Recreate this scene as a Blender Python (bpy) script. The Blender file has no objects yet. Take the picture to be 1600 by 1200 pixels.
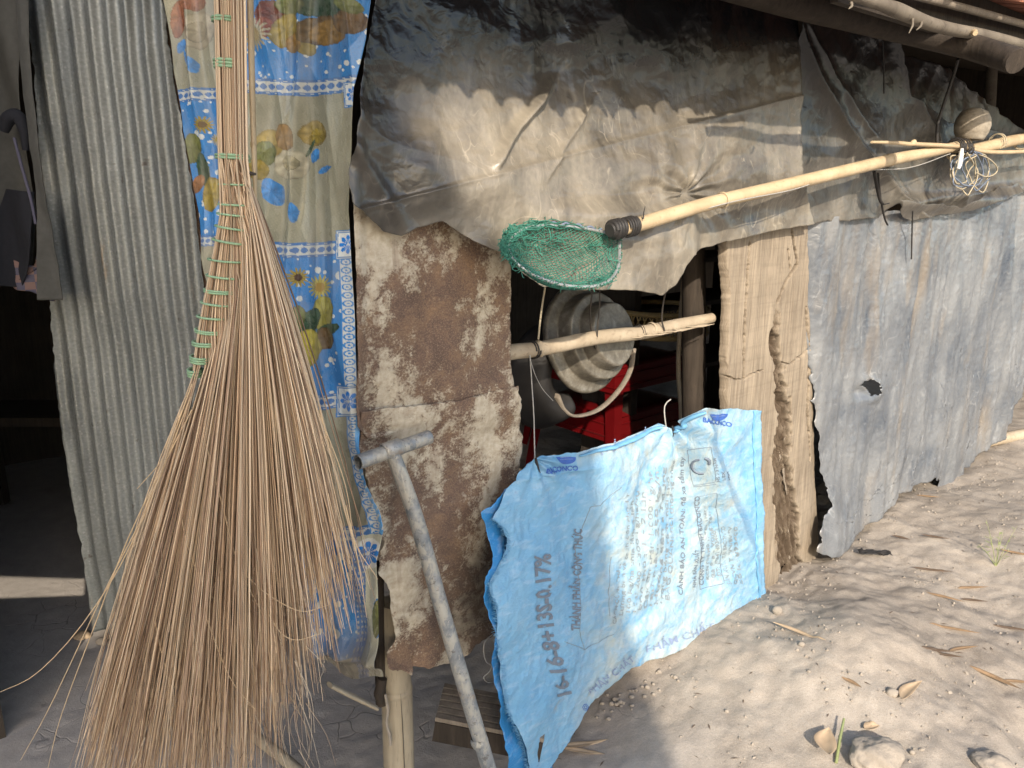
import bpy, bmesh, math, random
import numpy as np
from mathutils import Vector, Matrix
random.seed(7)
rng = np.random.default_rng(11)
SC = bpy.context.scene
COL = SC.collection
# ------------------------------------------------------------------ camera, sky, sun, exposure
CAM_H = 1.35
PITCH = math.radians(14)
FPX = 1201.0                                   # focal length in photograph pixels (1600 wide)
cam_d = bpy.data.cameras.new('camera'); cam = bpy.data.objects.new('camera', cam_d); COL.objects.link(cam)
cam.location = (0, 0, CAM_H); cam.rotation_euler = (math.pi/2 - PITCH, 0, 0)
cam_d.sensor_width = 36; cam_d.lens = FPX/1600*36; cam_d.clip_start = .02; cam_d.clip_end = 500
SC.camera = cam
WD = np.array([.766, .643, 0.]); WD /= np.linalg.norm(WD)          # along the shack front, to the right
WN = np.array([WD[1], -WD[0], 0.])                                 # out of the shack front
WP = np.array([0, 1.75, 0.])
ELEV, AZ = math.radians(28), math.radians(36)
Lw = (-math.sin(AZ)*math.cos(ELEV), math.sin(ELEV), math.cos(AZ)*math.cos(ELEV))   # to the sun: s, z, o
SUN = WD*Lw[0] + WN*Lw[2] + np.array([0, 0, Lw[1]])
world = bpy.data.worlds.new('World'); SC.world = world; world.use_nodes = True
wn = world.node_tree
sky = wn.nodes.new('ShaderNodeTexSky'); sky.sky_type = 'NISHITA'; sky.sun_disc = False
sky.sun_elevation = ELEV; sky.sun_rotation = math.atan2(SUN[0], SUN[1]); sky.dust_density = 1.6; sky.air_density = 1.0; sky.ozone_density = .6
bg = wn.nodes['Background']; bg.inputs[1].default_value = .15
wn.links.new(sky.outputs[0], bg.inputs[0])
sun_d = bpy.data.lights.new('sun', 'SUN'); sun_d.energy = 3.1; sun_d.angle = math.radians(.6); sun_d.color = (1, .885, .735)
sun = bpy.data.objects.new('sun', sun_d); COL.objects.link(sun)
sun.rotation_euler = Vector(SUN).to_track_quat('Z', 'Y').to_euler()
SC.view_settings.view_transform = 'Standard'; SC.view_settings.look = 'None'; SC.view_settings.gamma = 1
SC.view_settings.use_curve_mapping = False
SC.view_settings.exposure = 1.1
SC.cycles.max_bounces = 6

# ------------------------------------------------------------------ geometry helpers
def rays(px, py):
    a = (np.asarray(px, float)-800)/FPX; b = -(np.asarray(py, float)-600)/FPX
    return np.stack([a, math.cos(PITCH)+b*math.sin(PITCH), -math.sin(PITCH)+b*math.cos(PITCH)], -1)
class Plane:
    """an upright plane standing in the place; o is the distance in front of it"""
    def __init__(s, p0, d):
        s.p0 = np.array([p0[0], p0[1], 0.]); s.d = np.array([d[0], d[1], 0.]); s.d /= np.linalg.norm(s.d)
        s.n = np.array([s.d[1], -s.d[0], 0.])
    def at(s, px, py, o=0.):
        r = rays(px, py); t = (s.n @ s.p0 + o)/(r @ s.n)
        return r*np.asarray(t)[..., None] + np.array([0, 0, CAM_H])
    def st(s, p): return (p-s.p0) @ s.d, p[..., 2]
    def w(s, a, z, o): 
        p = s.p0 + s.d*a + s.n*o; p = p.copy(); p[2] = z; return p
WALL = Plane((0, 1.75), WD)
def ground_at(px, py, z=0.):
    r = rays(px, py); t = (z-CAM_H)/r[..., 2]
    return r*np.asarray(t)[..., None] + np.array([0, 0, CAM_H])
# gradient noise
_perm = rng.permutation(256); _perm = np.concatenate([_perm, _perm, _perm])
_g = rng.uniform(0, 2*math.pi, 256); _gx, _gy = np.cos(_g), np.sin(_g)
def pn(x, y, seed=0):
    x = np.asarray(x, float)+seed*17.31; y = np.asarray(y, float)+seed*9.77
    xi = np.floor(x).astype(int); yi = np.floor(y).astype(int); xf = x-xi; yf = y-yi
    u = xf*xf*xf*(xf*(xf*6-15)+10); v = yf*yf*yf*(yf*(yf*6-15)+10)
    def g(i, j):
        h = _perm[(_perm[(xi+i) & 255]+((yi+j) & 255)) & 255]
        return _gx[h]*(xf-i)+_gy[h]*(yf-j)
    a = g(0, 0)*(1-u)+g(1, 0)*u; b = g(0, 1)*(1-u)+g(1, 1)*u
    return (a*(1-v)+b*v)*1.5
def fbm(x, y, o=4, seed=0):
    r = 0; a = 1; f = 1
    for i in range(o): r = r+a*pn(x*f, y*f, seed+i); a *= .5; f *= 2.03
    return r
def crumple(x, y, f=6., n=7, seed=0, sharp=1.0):
    """sharp folds in many directions, each only where its own patch is"""
    r = np.random.default_rng(seed+100); h = 0
    for i in range(n):
        t = r.uniform(0, math.pi); k = f*r.uniform(.6, 1.9)
        q = (x*math.cos(t)+y*math.sin(t))*k + r.uniform(0, 9) + .55*pn(x*f*.7, y*f*.7, seed+i)
        tri = np.abs(q-np.floor(q)-.5)*2
        m = np.clip(pn(x*f*.45, y*f*.45, seed+30+i)*1.6+.25, 0, 1)
        h = h + m*(tri**(1+sharp*.6)-.4)/k
    return h
def sstep(a, b, x): t = np.clip((x-a)/(b-a), 0, 1); return t*t*(3-2*t)
def polyl(pts, n):
    p = np.array(pts, float); L = np.concatenate([[0], np.cumsum(np.hypot(*(p[1:]-p[:-1]).T))]); L /= L[-1]
    t = np.linspace(0, 1, n); return np.stack([np.interp(t, L, p[:, 0]), np.interp(t, L, p[:, 1])], -1)
def coons(top, bot, lef, rig, nu, nv, jag=0., seed=0):
    lef = [top[0]]+list(lef)+[bot[0]]; rig = [top[-1]]+list(rig)+[bot[-1]]
    T, B, L, R = polyl(top, nu+1), polyl(bot, nu+1), polyl(lef, nv+1), polyl(rig, nv+1)
    if jag:
        for k, (c, n) in enumerate(((T, nu+1), (B, nu+1), (L, nv+1), (R, nv+1))):
            i = np.arange(n); e = np.minimum(1, np.minimum(i, n-1-i)/4)
            c += (np.stack([fbm(c[:, 0]*.05, c[:, 1]*.05, 3, seed+k*5), fbm(c[:, 0]*.05+40, c[:, 1]*.05, 3, seed+k*5+2)], -1)*jag)*e[:, None]
    u = np.linspace(0, 1, nu+1)[None, :, None]; v = np.linspace(0, 1, nv+1)[:, None, None]
    return ((1-v)*T[None]+v*B[None]+(1-u)*L[:, None]+u*R[:, None]
            -((1-u)*(1-v)*T[0]+u*(1-v)*T[-1]+(1-u)*v*B[0]+u*v*B[-1]))
def mesh_np(name, V, Fq, mat, parent=None, smooth=True, col=None, uv=None, origin=None):
    V = np.asarray(V, float).reshape(-1, 3); Fq = np.asarray(Fq, np.int32)
    k = Fq.shape[1]
    org = np.zeros(3)
    if parent is None:
        org = V.mean(0) if origin is None else np.asarray(origin, float)
        if origin is None: org = np.array([org[0], org[1], V[:, 2].min()])
    elif parent is not None: org = np.array(parent_world(parent))
    me = bpy.data.meshes.new(name); me.vertices.add(len(V)); me.vertices.foreach_set('co', (V-org).astype(np.float32).ravel())
    me.loops.add(Fq.size); me.loops.foreach_set('vertex_index', Fq.ravel())
    me.polygons.add(len(Fq)); me.polygons.foreach_set('loop_start', np.arange(0, Fq.size, k, dtype=np.int32))
    me.update(calc_edges=True)
    if smooth: me.polygons.foreach_set('use_smooth', np.ones(len(Fq), bool))
    if uv is not None:
        l = me.uv_layers.new(name='UVMap'); l.data.foreach_set('uv', np.asarray(uv, np.float32).reshape(-1, 2)[Fq.ravel()].ravel())
    if col is not None:
        c = np.asarray(col, np.float32).reshape(-1, 3); c = np.concatenate([c, np.ones((len(c), 1), np.float32)], 1)
        at = me.color_attributes.new('print', 'FLOAT_COLOR', 'POINT'); at.data.foreach_set('color', c.ravel())
    if mat: me.materials.append(mat)
    me.validate()
    o = bpy.data.objects.new(name, me); COL.objects.link(o)
    o.location = org if parent is None else (0, 0, 0)
    if parent is not None: o.parent = parent
    return o
def parent_world(p):
    v = Vector((0, 0, 0))
    while p is not None: v = v+p.location; p = p.parent
    return tuple(v)
def grid_faces(nu, nv, keep=None):
    i = np.arange(nv)[:, None]*(nu+1)+np.arange(nu)[None]
    f = np.stack([i, i+nu+1, i+nu+2, i+1], -1).reshape(-1, 4)
    return f if keep is None else f[keep.reshape(-1)]
def tag(o, label=None, cat=None, group=None, kind=None):
    if label: o['label'] = label
    if cat: o['category'] = cat
    if group: o['group'] = group
    if kind: o['kind'] = kind
    return o
def empty(name, loc, label=None, cat=None, group=None):
    o = bpy.data.objects.new(name, None); COL.objects.link(o); o.location = tuple(loc); o.empty_display_size = .1
    return tag(o, label, cat, group)
def sheet(name, plane, top, bot, lef, rig, nu, nv, mat, off=0., disp=None, thick=.0008, paint=None, hole=None, parent=None, jag=0., seed=0):
    g = coons(top, bot, lef, rig, nu, nv, jag, seed); px, py = g[..., 0], g[..., 1]
    o = off(px, py) if callable(off) else off+0*px
    p = plane.at(px, py, o); s, z = plane.st(p)
    if disp is not None: p = p + plane.n*disp(s, z, px, py)[..., None]
    keep = None
    if hole is not None:
        c = (g[:-1, :-1]+g[1:, 1:])/2; keep = ~hole(c[..., 0], c[..., 1])
    ob = mesh_np(name, p, grid_faces(nu, nv, keep), mat, parent, col=None if paint is None else paint(px, py), uv=np.stack([s, z], -1))
    if thick:
        m = ob.modifiers.new('thickness', 'SOLIDIFY'); m.thickness = thick; m.offset = -1
    return ob
def frames(P):
    P = np.asarray(P, float); T = np.gradient(P, axis=0); T /= np.linalg.norm(T, axis=1)[:, None]+1e-12
    up = np.array([0, 0, 1.]) if abs(T[0][2]) < .9 else np.array([1., 0, 0])
    N = np.zeros_like(P); a = np.cross(T[0], up); a /= np.linalg.norm(a); N[0] = a
    for i in range(1, len(P)):
        a = N[i-1]-T[i]*(N[i-1] @ T[i]); N[i] = a/(np.linalg.norm(a)+1e-12)
    return T, N, np.cross(T, N)
def tube_data(P, R, k=8, flat=1.):
    P = np.asarray(P, float); R = np.broadcast_to(np.asarray(R, float), (len(P),)); T, N, B = frames(P)
    a = np.linspace(0, 2*math.pi, k, endpoint=False)
    V = P[:, None]+R[:, None, None]*(np.cos(a)[None, :, None]*N[:, None]+flat*np.sin(a)[None, :, None]*B[:, None])
    n = len(P); i = np.arange(n-1)[:, None]*k; j = np.arange(k)[None]; j2 = (j+1) % k
    Fq = np.stack([i+j, i+j2, i+k+j2, i+k+j], -1).reshape(-1, 4)
    return V.reshape(-1, 3), Fq
class MB:
    def __init__(s): s.V = []; s.F = []; s.C = []; s.n = 0
    def add(s, V, Fq, c=None):
        s.V.append(np.asarray(V).reshape(-1, 3)); Fq = np.asarray(Fq)
        if Fq.shape[1] == 3: Fq = np.concatenate([Fq, Fq[:, :1]], 1)
        s.F.append(Fq+s.n); s.n += len(s.V[-1])
        s.C.append(np.broadcast_to(np.array((1, 1, 1) if c is None else c, float), (len(s.V[-1]), 3)))
    def tube(s, P, R, k=8, flat=1., c=None, caps=True):
        V, Fq = tube_data(P, R, k, flat); s.add(V, Fq, c)
        if caps and k > 3:
            n = len(P)
            for idx in (np.arange(k)[::-1], (n-1)*k+np.arange(k)):
                m = V[idx].mean(0)
                vv = np.vstack([V[idx], m]); s.add(vv, [[q, (q+1) % k, k, k] for q in range(k)], c)
    def box(s, c, ax, ay, az):
        c = np.asarray(c, float); v = [c+i*np.asarray(ax)+j*np.asarray(ay)+k*np.asarray(az) for i in (-.5, .5) for j in (-.5, .5) for k in (-.5, .5)]
        s.add(v, [[0, 1, 3, 2], [4, 6, 7, 5], [0, 4, 5, 1], [2, 3, 7, 6], [0, 2, 6, 4], [1, 5, 7, 3]])
    def build(s, name, mat, parent=None, smooth=True, col=False):
        V = np.concatenate(s.V); Fq = np.concatenate(s.F)
        me_faces = Fq
        tri = Fq[:, 2] == Fq[:, 3]; tri |= Fq[:, 0] == Fq[:, 3]
        org = np.zeros(3)
        if parent is None: org = np.array([*V.mean(0)[:2], V[:, 2].min()])
        else: org = np.array(parent_world(parent))
        me = bpy.data.meshes.new(name)
        sizes = np.where(tri, 3, 4); loops = np.concatenate([f[:3] if t else f for f, t in zip(Fq, tri)]) if tri.any() else Fq.ravel()
        me.vertices.add(len(V)); me.vertices.foreach_set('co', (V-org).astype(np.float32).ravel())
        me.loops.add(len(loops)); me.loops.foreach_set('vertex_index', loops.astype(np.int32))
        me.polygons.add(len(Fq)); me.polygons.foreach_set('loop_start', np.concatenate([[0], np.cumsum(sizes)[:-1]]).astype(np.int32))
        me.update(calc_edges=True)
        me.polygons.foreach_set('use_smooth', np.full(len(Fq), smooth))
        if col:
            c = np.concatenate(s.C); c = np.concatenate([c, np.ones((len(c), 1))], 1).astype(np.float32)
            me.color_attributes.new('print', 'FLOAT_COLOR', 'POINT').data.foreach_set('color', c.ravel())
        if mat: me.materials.append(mat)
        me.validate()
        o = bpy.data.objects.new(name, me); COL.objects.link(o)
        if parent is None: o.location = org
        else: o.parent = parent
        return o
def curve(P, n):
    """smooth path through points"""
    P = np.asarray(P, float); Q = np.vstack([2*P[0]-P[1], P, 2*P[-1]-P[-2]]); out = []
    m = len(P)-1
    for t in np.linspace(0, m, n):
        i = min(int(t), m-1); f = t-i; a, b, c, d = Q[i:i+4]
        out.append(.5*((2*b)+(-a+c)*f+(2*a-5*b+4*c-d)*f*f+(-a+3*b-3*c+d)*f**3))
    return np.array(out)
def tube(name, P, R, mat, parent=None, k=8, flat=1., n=None):
    if n: P = curve(P, n)
    if not np.isscalar(R) and len(R) != len(P): R = np.interp(np.linspace(0, 1, len(P)), np.linspace(0, 1, len(R)), R)
    mb = MB(); mb.tube(P, R, k, flat); return mb.build(name, mat, parent)
def wpt(px, py, o): return WALL.at(px, py, o)
def wpath(pts): return np.array([WALL.at(a, b, c) for a, b, c in pts])
def lathe_data(prof, c, ax, k=40, wob=None):
    """profile of (radius, height along ax)"""
    ax = np.asarray(ax, float); ax /= np.linalg.norm(ax); u = np.cross(ax, [0, 0, 1.]); u /= np.linalg.norm(u); v = np.cross(u, ax)
    a = np.linspace(0, 2*math.pi, k, endpoint=False); V = []
    for r, h in prof:
        rr = r if wob is None else r*(1+wob(a, r))
        V.append(np.asarray(c)+ax*h+(np.cos(a)*rr)[:, None]*u+(np.sin(a)*rr)[:, None]*v)
    V = np.array(V).reshape(-1, 3); n = len(prof); i = np.arange(n-1)[:, None]*k; j = np.arange(k)[None]; j2 = (j+1) % k
    return V, np.stack([i+j, i+j2, i+k+j2, i+k+j], -1).reshape(-1, 4)

# ------------------------------------------------------------------ materials
class Mt:
    def __init__(s, name, rough=.6, spec=.5, metal=0., coord='Object'):
        s.m = bpy.data.materials.new(name); s.m.use_nodes = True; s.t = s.m.node_tree; s.b = s.t.nodes['Principled BSDF']
        s.b.inputs['Roughness'].default_value = rough; s.b.inputs['Metallic'].default_value = metal
        s.b.inputs['Specular IOR Level'].default_value = spec
        tc = s.t.nodes.new('ShaderNodeTexCoord'); s.vec = tc.outputs[coord]; s.tc = tc
    def n(s, t): return s.t.nodes.new(t)
    def put(s, sock, v):
        if isinstance(v, (int, float)): sock.default_value = v
        elif isinstance(v, tuple): sock.default_value = v if len(v) == len(sock.default_value) else (*v, 1)
        else: s.t.links.new(v, sock)
    def scaled(s, sc, rot=(0, 0, 0), vec=None):
        m = s.n('ShaderNodeMapping'); s.put(m.inputs[0], vec or s.vec); m.inputs['Scale'].default_value = sc; m.inputs['Rotation'].default_value = rot; return m.outputs[0]
    def noise(s, scale, detail=4, rough=.55, dist=0., vec=None):
        m = s.n('ShaderNodeTexNoise'); s.put(m.inputs['Vector'], vec or s.vec)
        for k, v in (('Scale', scale), ('Detail', detail), ('Roughness', rough), ('Distortion', dist)): m.inputs[k].default_value = v
        return m.outputs['Fac']
    def vor(s, scale, feature='F1', vec=None, rand=1.):
        m = s.n('ShaderNodeTexVoronoi'); m.feature = feature; s.put(m.inputs['Vector'], vec or s.vec); m.inputs['Scale'].default_value = scale
        m.inputs['Randomness'].default_value = rand; return m.outputs['Distance']
    def ramp(s, f, *st):
        r = s.n('ShaderNodeValToRGB'); s.put(r.inputs[0], f); e = r.color_ramp.elements
        while len(e) < len(st): e.new(.5)
        for q, (p, c) in zip(e, st):
            q.position = p; q.color = (*c, 1) if isinstance(c, tuple) else (c, c, c, 1)
        return r.outputs[0]
    def mix(s, f, a, b, mode='MIX'):
        m = s.n('ShaderNodeMix'); m.data_type = 'RGBA'; m.blend_type = mode; s.put(m.inputs[0], f); s.put(m.inputs[6], a); s.put(m.inputs[7], b); return m.outputs[2]
    def math(s, op, a, b=0.):
        m = s.n('ShaderNodeMath'); m.operation = op; s.put(m.inputs[0], a); s.put(m.inputs[1], b); return m.outputs[0]
    def attr(s, name='print'):
        a = s.n('ShaderNodeAttribute'); a.attribute_name = name; return a.outputs['Color']
    def col(s, c): s.put(s.b.inputs['Base Color'], c); return s
    def rough(s, c): s.put(s.b.inputs['Roughness'], c); return s
    def bump(s, h, strength=.4, dist=.01):
        b = s.n('ShaderNodeBump'); b.inputs['Strength'].default_value = strength; b.inputs['Distance'].default_value = dist; s.put(b.inputs['Height'], h)
        s.t.links.new(b.outputs[0], s.b.inputs['Normal']); return s
def plain(name, c, rough=.6, var=.25, scale=30, spec=.4, metal=0., bump=.15, bd=.003):
    m = Mt(name, rough, spec, metal); f = m.noise(scale, 5)
    m.col(m.mix(f, tuple(x*(1-var) for x in c), tuple(x*(1+var) for x in c)))
    m.bump(f, bump, bd); return m.m

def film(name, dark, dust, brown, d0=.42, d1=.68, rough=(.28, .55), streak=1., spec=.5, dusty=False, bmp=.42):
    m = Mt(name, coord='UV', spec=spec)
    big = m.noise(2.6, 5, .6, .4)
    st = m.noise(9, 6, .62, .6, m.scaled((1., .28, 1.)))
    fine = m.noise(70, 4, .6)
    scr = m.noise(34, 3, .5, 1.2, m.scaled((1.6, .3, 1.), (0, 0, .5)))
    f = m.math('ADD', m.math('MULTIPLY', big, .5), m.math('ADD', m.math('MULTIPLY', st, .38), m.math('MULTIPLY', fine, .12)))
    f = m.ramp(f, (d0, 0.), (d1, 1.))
    if dusty: f = m.math('MULTIPLY', f, m.attr())  # dust held back by the attribute, which paints in the shade
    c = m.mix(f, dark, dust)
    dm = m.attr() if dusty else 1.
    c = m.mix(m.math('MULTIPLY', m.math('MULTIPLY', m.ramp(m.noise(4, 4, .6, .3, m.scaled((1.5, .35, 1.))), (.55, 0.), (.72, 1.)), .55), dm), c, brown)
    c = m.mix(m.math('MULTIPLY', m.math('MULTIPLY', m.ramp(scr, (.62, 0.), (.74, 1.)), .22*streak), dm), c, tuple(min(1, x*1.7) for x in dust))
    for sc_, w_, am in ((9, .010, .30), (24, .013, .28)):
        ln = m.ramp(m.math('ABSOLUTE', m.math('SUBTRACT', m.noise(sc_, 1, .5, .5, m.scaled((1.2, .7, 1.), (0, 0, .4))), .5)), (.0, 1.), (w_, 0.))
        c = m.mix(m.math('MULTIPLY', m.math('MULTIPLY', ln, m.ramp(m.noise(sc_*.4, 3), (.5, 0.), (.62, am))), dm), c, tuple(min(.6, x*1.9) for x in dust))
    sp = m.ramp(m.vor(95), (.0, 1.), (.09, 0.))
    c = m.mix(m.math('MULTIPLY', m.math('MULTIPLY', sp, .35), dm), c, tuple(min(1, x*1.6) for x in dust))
    m.col(c); m.rough(m.mix(f, rough[0], rough[1]) if False else m.ramp(f, (0., rough[0]), (1., rough[1])))
    cr = m.math('ABSOLUTE', m.math('SUBTRACT', m.noise(24, 3, .5, .8), .5))
    cr2 = m.math('ABSOLUTE', m.math('SUBTRACT', m.noise(9, 2, .5, .5), .5))
    m.bump(m.math('ADD', m.math('MULTIPLY', cr, .5), m.math('ADD', cr2, m.math('MULTIPLY', fine, .08))), bmp, .012)
    return m.m
MAT = {}
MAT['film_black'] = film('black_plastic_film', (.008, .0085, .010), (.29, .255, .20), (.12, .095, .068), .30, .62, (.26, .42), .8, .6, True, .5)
MAT['film_black2'] = film('worn_black_plastic_film', (.010, .0105, .012), (.21, .19, .157), (.08, .065, .048), .34, .70, (.28, .46), .8, .55, True, .5)
MAT['film_grey'] = film('dusty_grey_plastic_film', (.042, .056, .078), (.235, .24, .242), (.215, .17, .118), .34, .70, (.26, .42), .9, .6, False, .7)
def rust_mat(name, seedoff, cover):
    m = Mt(name, .75, .25, coord='UV'); v = m.scaled((1, 1, 1)); m.n('ShaderNodeMapping')
    mp = m.n('ShaderNodeMapping'); m.put(mp.inputs[0], m.vec); mp.inputs['Location'].default_value = (seedoff, seedoff*.7, 0); v = mp.outputs[0]
    vs = m.scaled((1.35, .75, 1), vec=v)
    big = m.noise(5.5, 3, .5, .3, vs); med = m.noise(30, 8, .72, .5, v); fine = m.noise(190, 5, .7, 0, v)
    rust = m.ramp(m.noise(13, 9, .72, .4, v), (.30, (.08, .054, .045)), (.46, (.15, .098, .073)), (.58, (.22, .14, .09)), (.70, (.31, .19, .105)))
    rust = m.mix(m.math('MULTIPLY', m.ramp(fine, (.38, 1.), (.60, 0.)), .45), rust, (.06, .042, .038))
    rust = m.mix(m.math('MULTIPLY', m.ramp(m.noise(330, 3, .6, 0, v), (.54, 0.), (.62, 1.)), .5), rust, (.31, .235, .165))
    paint = m.ramp(m.noise(60, 5, .6, 0, v), (.3, (.36, .30, .22)), (.7, (.56, .505, .40)))
    f = m.math('ADD', m.math('MULTIPLY', big, .52), m.math('ADD', m.math('MULTIPLY', med, .34), m.math('MULTIPLY', fine, .20)))
    soft = m.ramp(f, (cover-.085, 0.), (cover+.03, 1.))
    brk = m.ramp(m.math('ADD', m.math('MULTIPLY', soft, .6), m.math('MULTIPLY', m.noise(150, 6, .75, .3, v), .55)), (.46, 0.), (.60, 1.))
    k = m.math('MULTIPLY', brk, m.ramp(f, (cover-.05, 0.), (cover+.01, 1.)))
    c = m.mix(m.math('MULTIPLY', soft, .5), rust, (.27, .185, .115))
    c = m.mix(k, c, paint)
    drip = m.ramp(m.noise(11, 4, .6, .3, m.scaled((2.6, .3, 1), vec=v)), (.56, 0.), (.70, 1.))
    c = m.mix(m.math('MULTIPLY', drip, .5), c, (.15, .095, .07))
    c = m.mix(m.math('MULTIPLY', m.attr(), .8), c, (.045, .037, .033))
    m.col(c); m.bump(m.math('ADD', m.math('MULTIPLY', k, .35), m.math('ADD', m.math('MULTIPLY', med, .4), m.math('MULTIPLY', fine, .25))), .6, .004)
    return m.m
MAT['rust_a'] = rust_mat('rusted_painted_steel', 3.1, .566)
MAT['rust_b'] = rust_mat('rusted_painted_steel_lower', 3.1, .553)
MAT['rust_strip'] = rust_mat('rusted_steel_strip', 1.7, .66)
def galv():
    m = Mt('galvanised_steel', .42, .6, .4, 'UV')
    v = m.vor(85, vec=m.scaled((1, .75, 1))); big = m.noise(3.2, 4, .6, .3, m.scaled((2.2, .5, 1))); f = m.noise(120, 4)
    c = m.ramp(m.math('ADD', m.math('MULTIPLY', f, .5), m.math('MULTIPLY', big, .5)), (.3, (.125, .137, .137)), (.7, (.285, .303, .298)))
    c = m.mix(m.math('MULTIPLY', m.ramp(v, (.0, 1.), (.28, 0.)), .45), c, (.46, .47, .455))
    c = m.mix(m.math('MULTIPLY', m.ramp(m.noise(8, 6, .65, .4, m.scaled((3, .35, 1))), (.63, 0.), (.72, 1.)), .6), c, (.22, .15, .09))
    c = m.mix(m.math('MULTIPLY', m.ramp(m.noise(22, 4, .6), (.66, 0.), (.72, 1.)), .7), c, (.08, .06, .05))
    m.col(c); m.rough(m.ramp(big, (.3, .34), (.7, .56))); m.bump(m.math('ADD', f, m.math('MULTIPLY', m.noise(14, 3), .7)), .25, .004)
    return m.m
MAT['galv'] = galv()
def dirt():
    m = Mt('dry_dirt', .95, .12)
    big = m.noise(1.7, 5, .6, .2); med = m.noise(14, 7, .65); fine = m.noise(130, 6, .7)
    c = m.ramp(m.math('ADD', m.math('MULTIPLY', big, .45), m.math('ADD', m.math('MULTIPLY', med, .35), m.math('MULTIPLY', fine, .2))), (.33, (.19, .162, .133)), (.5, (.30, .262, .22)), (.66, (.385, .342, .292)))
    vf = m.noise(420, 4, .7)
    c = m.mix(m.math('MULTIPLY', m.ramp(vf, (.52, 0.), (.66, 1.)), .45), c, (.14, .115, .095))
    c = m.mix(m.math('MULTIPLY', m.ramp(vf, (.34, 1.), (.44, 0.)), .35), c, (.50, .46, .41))
    sp = m.ramp(m.vor(60), (.05, 1.), (.16, 0.)); sm = m.ramp(m.noise(9, 3), (.5, 0.), (.6, 1.))
    c = m.mix(m.math('MULTIPLY', m.math('MULTIPLY', sp, sm), .45), c, (.13, .10, .08))
    damp = m.ramp(m.attr(), (0., 0.), (1., 1.))
    c = m.mix(damp, c, m.mix(med, (.26, .235, .21), (.42, .385, .35)))
    # drying cracks in the damp flat soil
    w = m.n('ShaderNodeVectorMath'); w.operation = 'ADD'; m.put(w.inputs[0], m.vec)
    nz = m.n('ShaderNodeTexNoise'); nz.inputs['Scale'].default_value = 7; m.put(nz.inputs['Vector'], m.vec); m.put(w.inputs[1], m.mix(.88, nz.outputs['Color'], (.5, .5, .5)))
    ck = m.ramp(m.vor(9, 'DISTANCE_TO_EDGE', w.outputs[0]), (0., 1.), (.022, 0.))
    ck = m.math('MULTIPLY', m.math('MULTIPLY', ck, damp), m.ramp(m.noise(2.6, 3), (.50, 0.), (.60, 1.)))
    c = m.mix(m.math('MULTIPLY', ck, .45), c, (.09, .078, .068))
    h = m.math('SUBTRACT', m.math('ADD', m.math('MULTIPLY', med, .22), m.math('ADD', m.math('MULTIPLY', fine, .42), m.math('ADD', m.math('MULTIPLY', m.noise(45, 5, .6), .3), m.math('MULTIPLY', vf, .22)))), m.math('MULTIPLY', ck, .7))
    m.col(c); m.bump(h, .6, .009); return m.m
MAT['dirt'] = dirt()
def wood(name, a, b, dark, scale=(1, 1, .07), coord='Object', f=60, bump=.5, rough=.8, bd=.004, worn=None):
    m = Mt(name, rough, .25, coord=coord); v = m.scaled(scale)
    g = m.noise(f, 6, .65, .4, v); w = m.noise(7, 4, .6); fi = m.noise(240, 3, .6, 0, v)
    c = m.ramp(m.math('ADD', m.math('MULTIPLY', g, .6), m.math('MULTIPLY', w, .4)), (.32, a), (.68, b))
    c = m.mix(m.math('MULTIPLY', m.ramp(fi, (.58, 0.), (.72, 1.)), .5), c, dark)
    c = m.mix(m.math('MULTIPLY', m.ramp(m.noise(5, 5, .65), (.6, 0.), (.75, 1.)), .4), c, dark)
    if worn:
        fb = m.noise(150, 5, .7, .2, m.scaled((1, .03, 1))); saw = m.noise(90, 2, .5, 0, m.scaled((.05, 1, 1), (0, 0, .06)))
        c = m.mix(m.math('MULTIPLY', m.ramp(fb, (.5, 0.), (.66, 1.)), .6), c, dark); c = m.mix(m.math('MULTIPLY', m.ramp(saw, (.5, 0.), (.7, 1.)), .18), c, dark); g = m.math('ADD', g, m.math('ADD', fb, m.math('MULTIPLY', saw, .25)))
    if worn: c = m.mix(m.math('MULTIPLY', m.attr(), .85), c, worn)
    m.col(c); m.bump(m.math('ADD', g, m.math('MULTIPLY', fi, .4)), bump, bd); return m.m
MAT['plank'] = wood('weathered_plank_wood', (.165, .134, .10), (.33, .275, .207), (.095, .07, .05), (1, .045, 1), 'UV', 55, .6, worn=(.05, .033, .021))
MAT['rot'] = wood('rotten_wood', (.10, .07, .045), (.30, .21, .12), (.03, .02, .015), (1, .08, 1), 'UV', 70, .8)
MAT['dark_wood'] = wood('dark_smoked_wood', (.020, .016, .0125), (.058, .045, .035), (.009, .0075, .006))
MAT['grey_wood'] = wood('grey_old_wood', (.14, .115, .09), (.27, .23, .185), (.05, .04, .03))
MAT['pale_wood'] = wood('pale_peeled_pole_wood', (.085, .07, .055), (.21, .18, .14), (.035, .028, .022), (.25, .25, .25), f=40)
MAT['bamboo'] = wood('dry_bamboo', (.36, .27, .165), (.54, .43, .28), (.26, .18, .10), (.3, .3, .3), f=40, bump=.2, rough=.5)
MAT['bamboo_grey'] = wood('weathered_bamboo', (.27, .215, .15), (.44, .37, .275), (.15, .11, .075), (.35, .35, .35), f=45, bump=.35, rough=.65)
MAT['bamboo_post'] = wood('standing_bamboo', (.24, .20, .145), (.40, .345, .25), (.12, .095, .07), (1, 1, .1), f=45, bump=.35, rough=.6)
MAT['rubber'] = plain('black_rubber', (.022, .02, .019), .6, .4, 40)
MAT['wire'] = plain('dark_wire', (.06, .052, .045), .55, .4, 60, metal=.3)
MAT['wire_pale'] = plain('pale_tie_wire', (.33, .32, .30), .5, .3, 60)
MAT['wire_blue'] = plain('blue_grey_cord', (.14, .17, .23), .5, .3, 60)
MAT['wire_tan'] = plain('tan_cord', (.36, .31, .22), .5, .3, 60)
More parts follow.
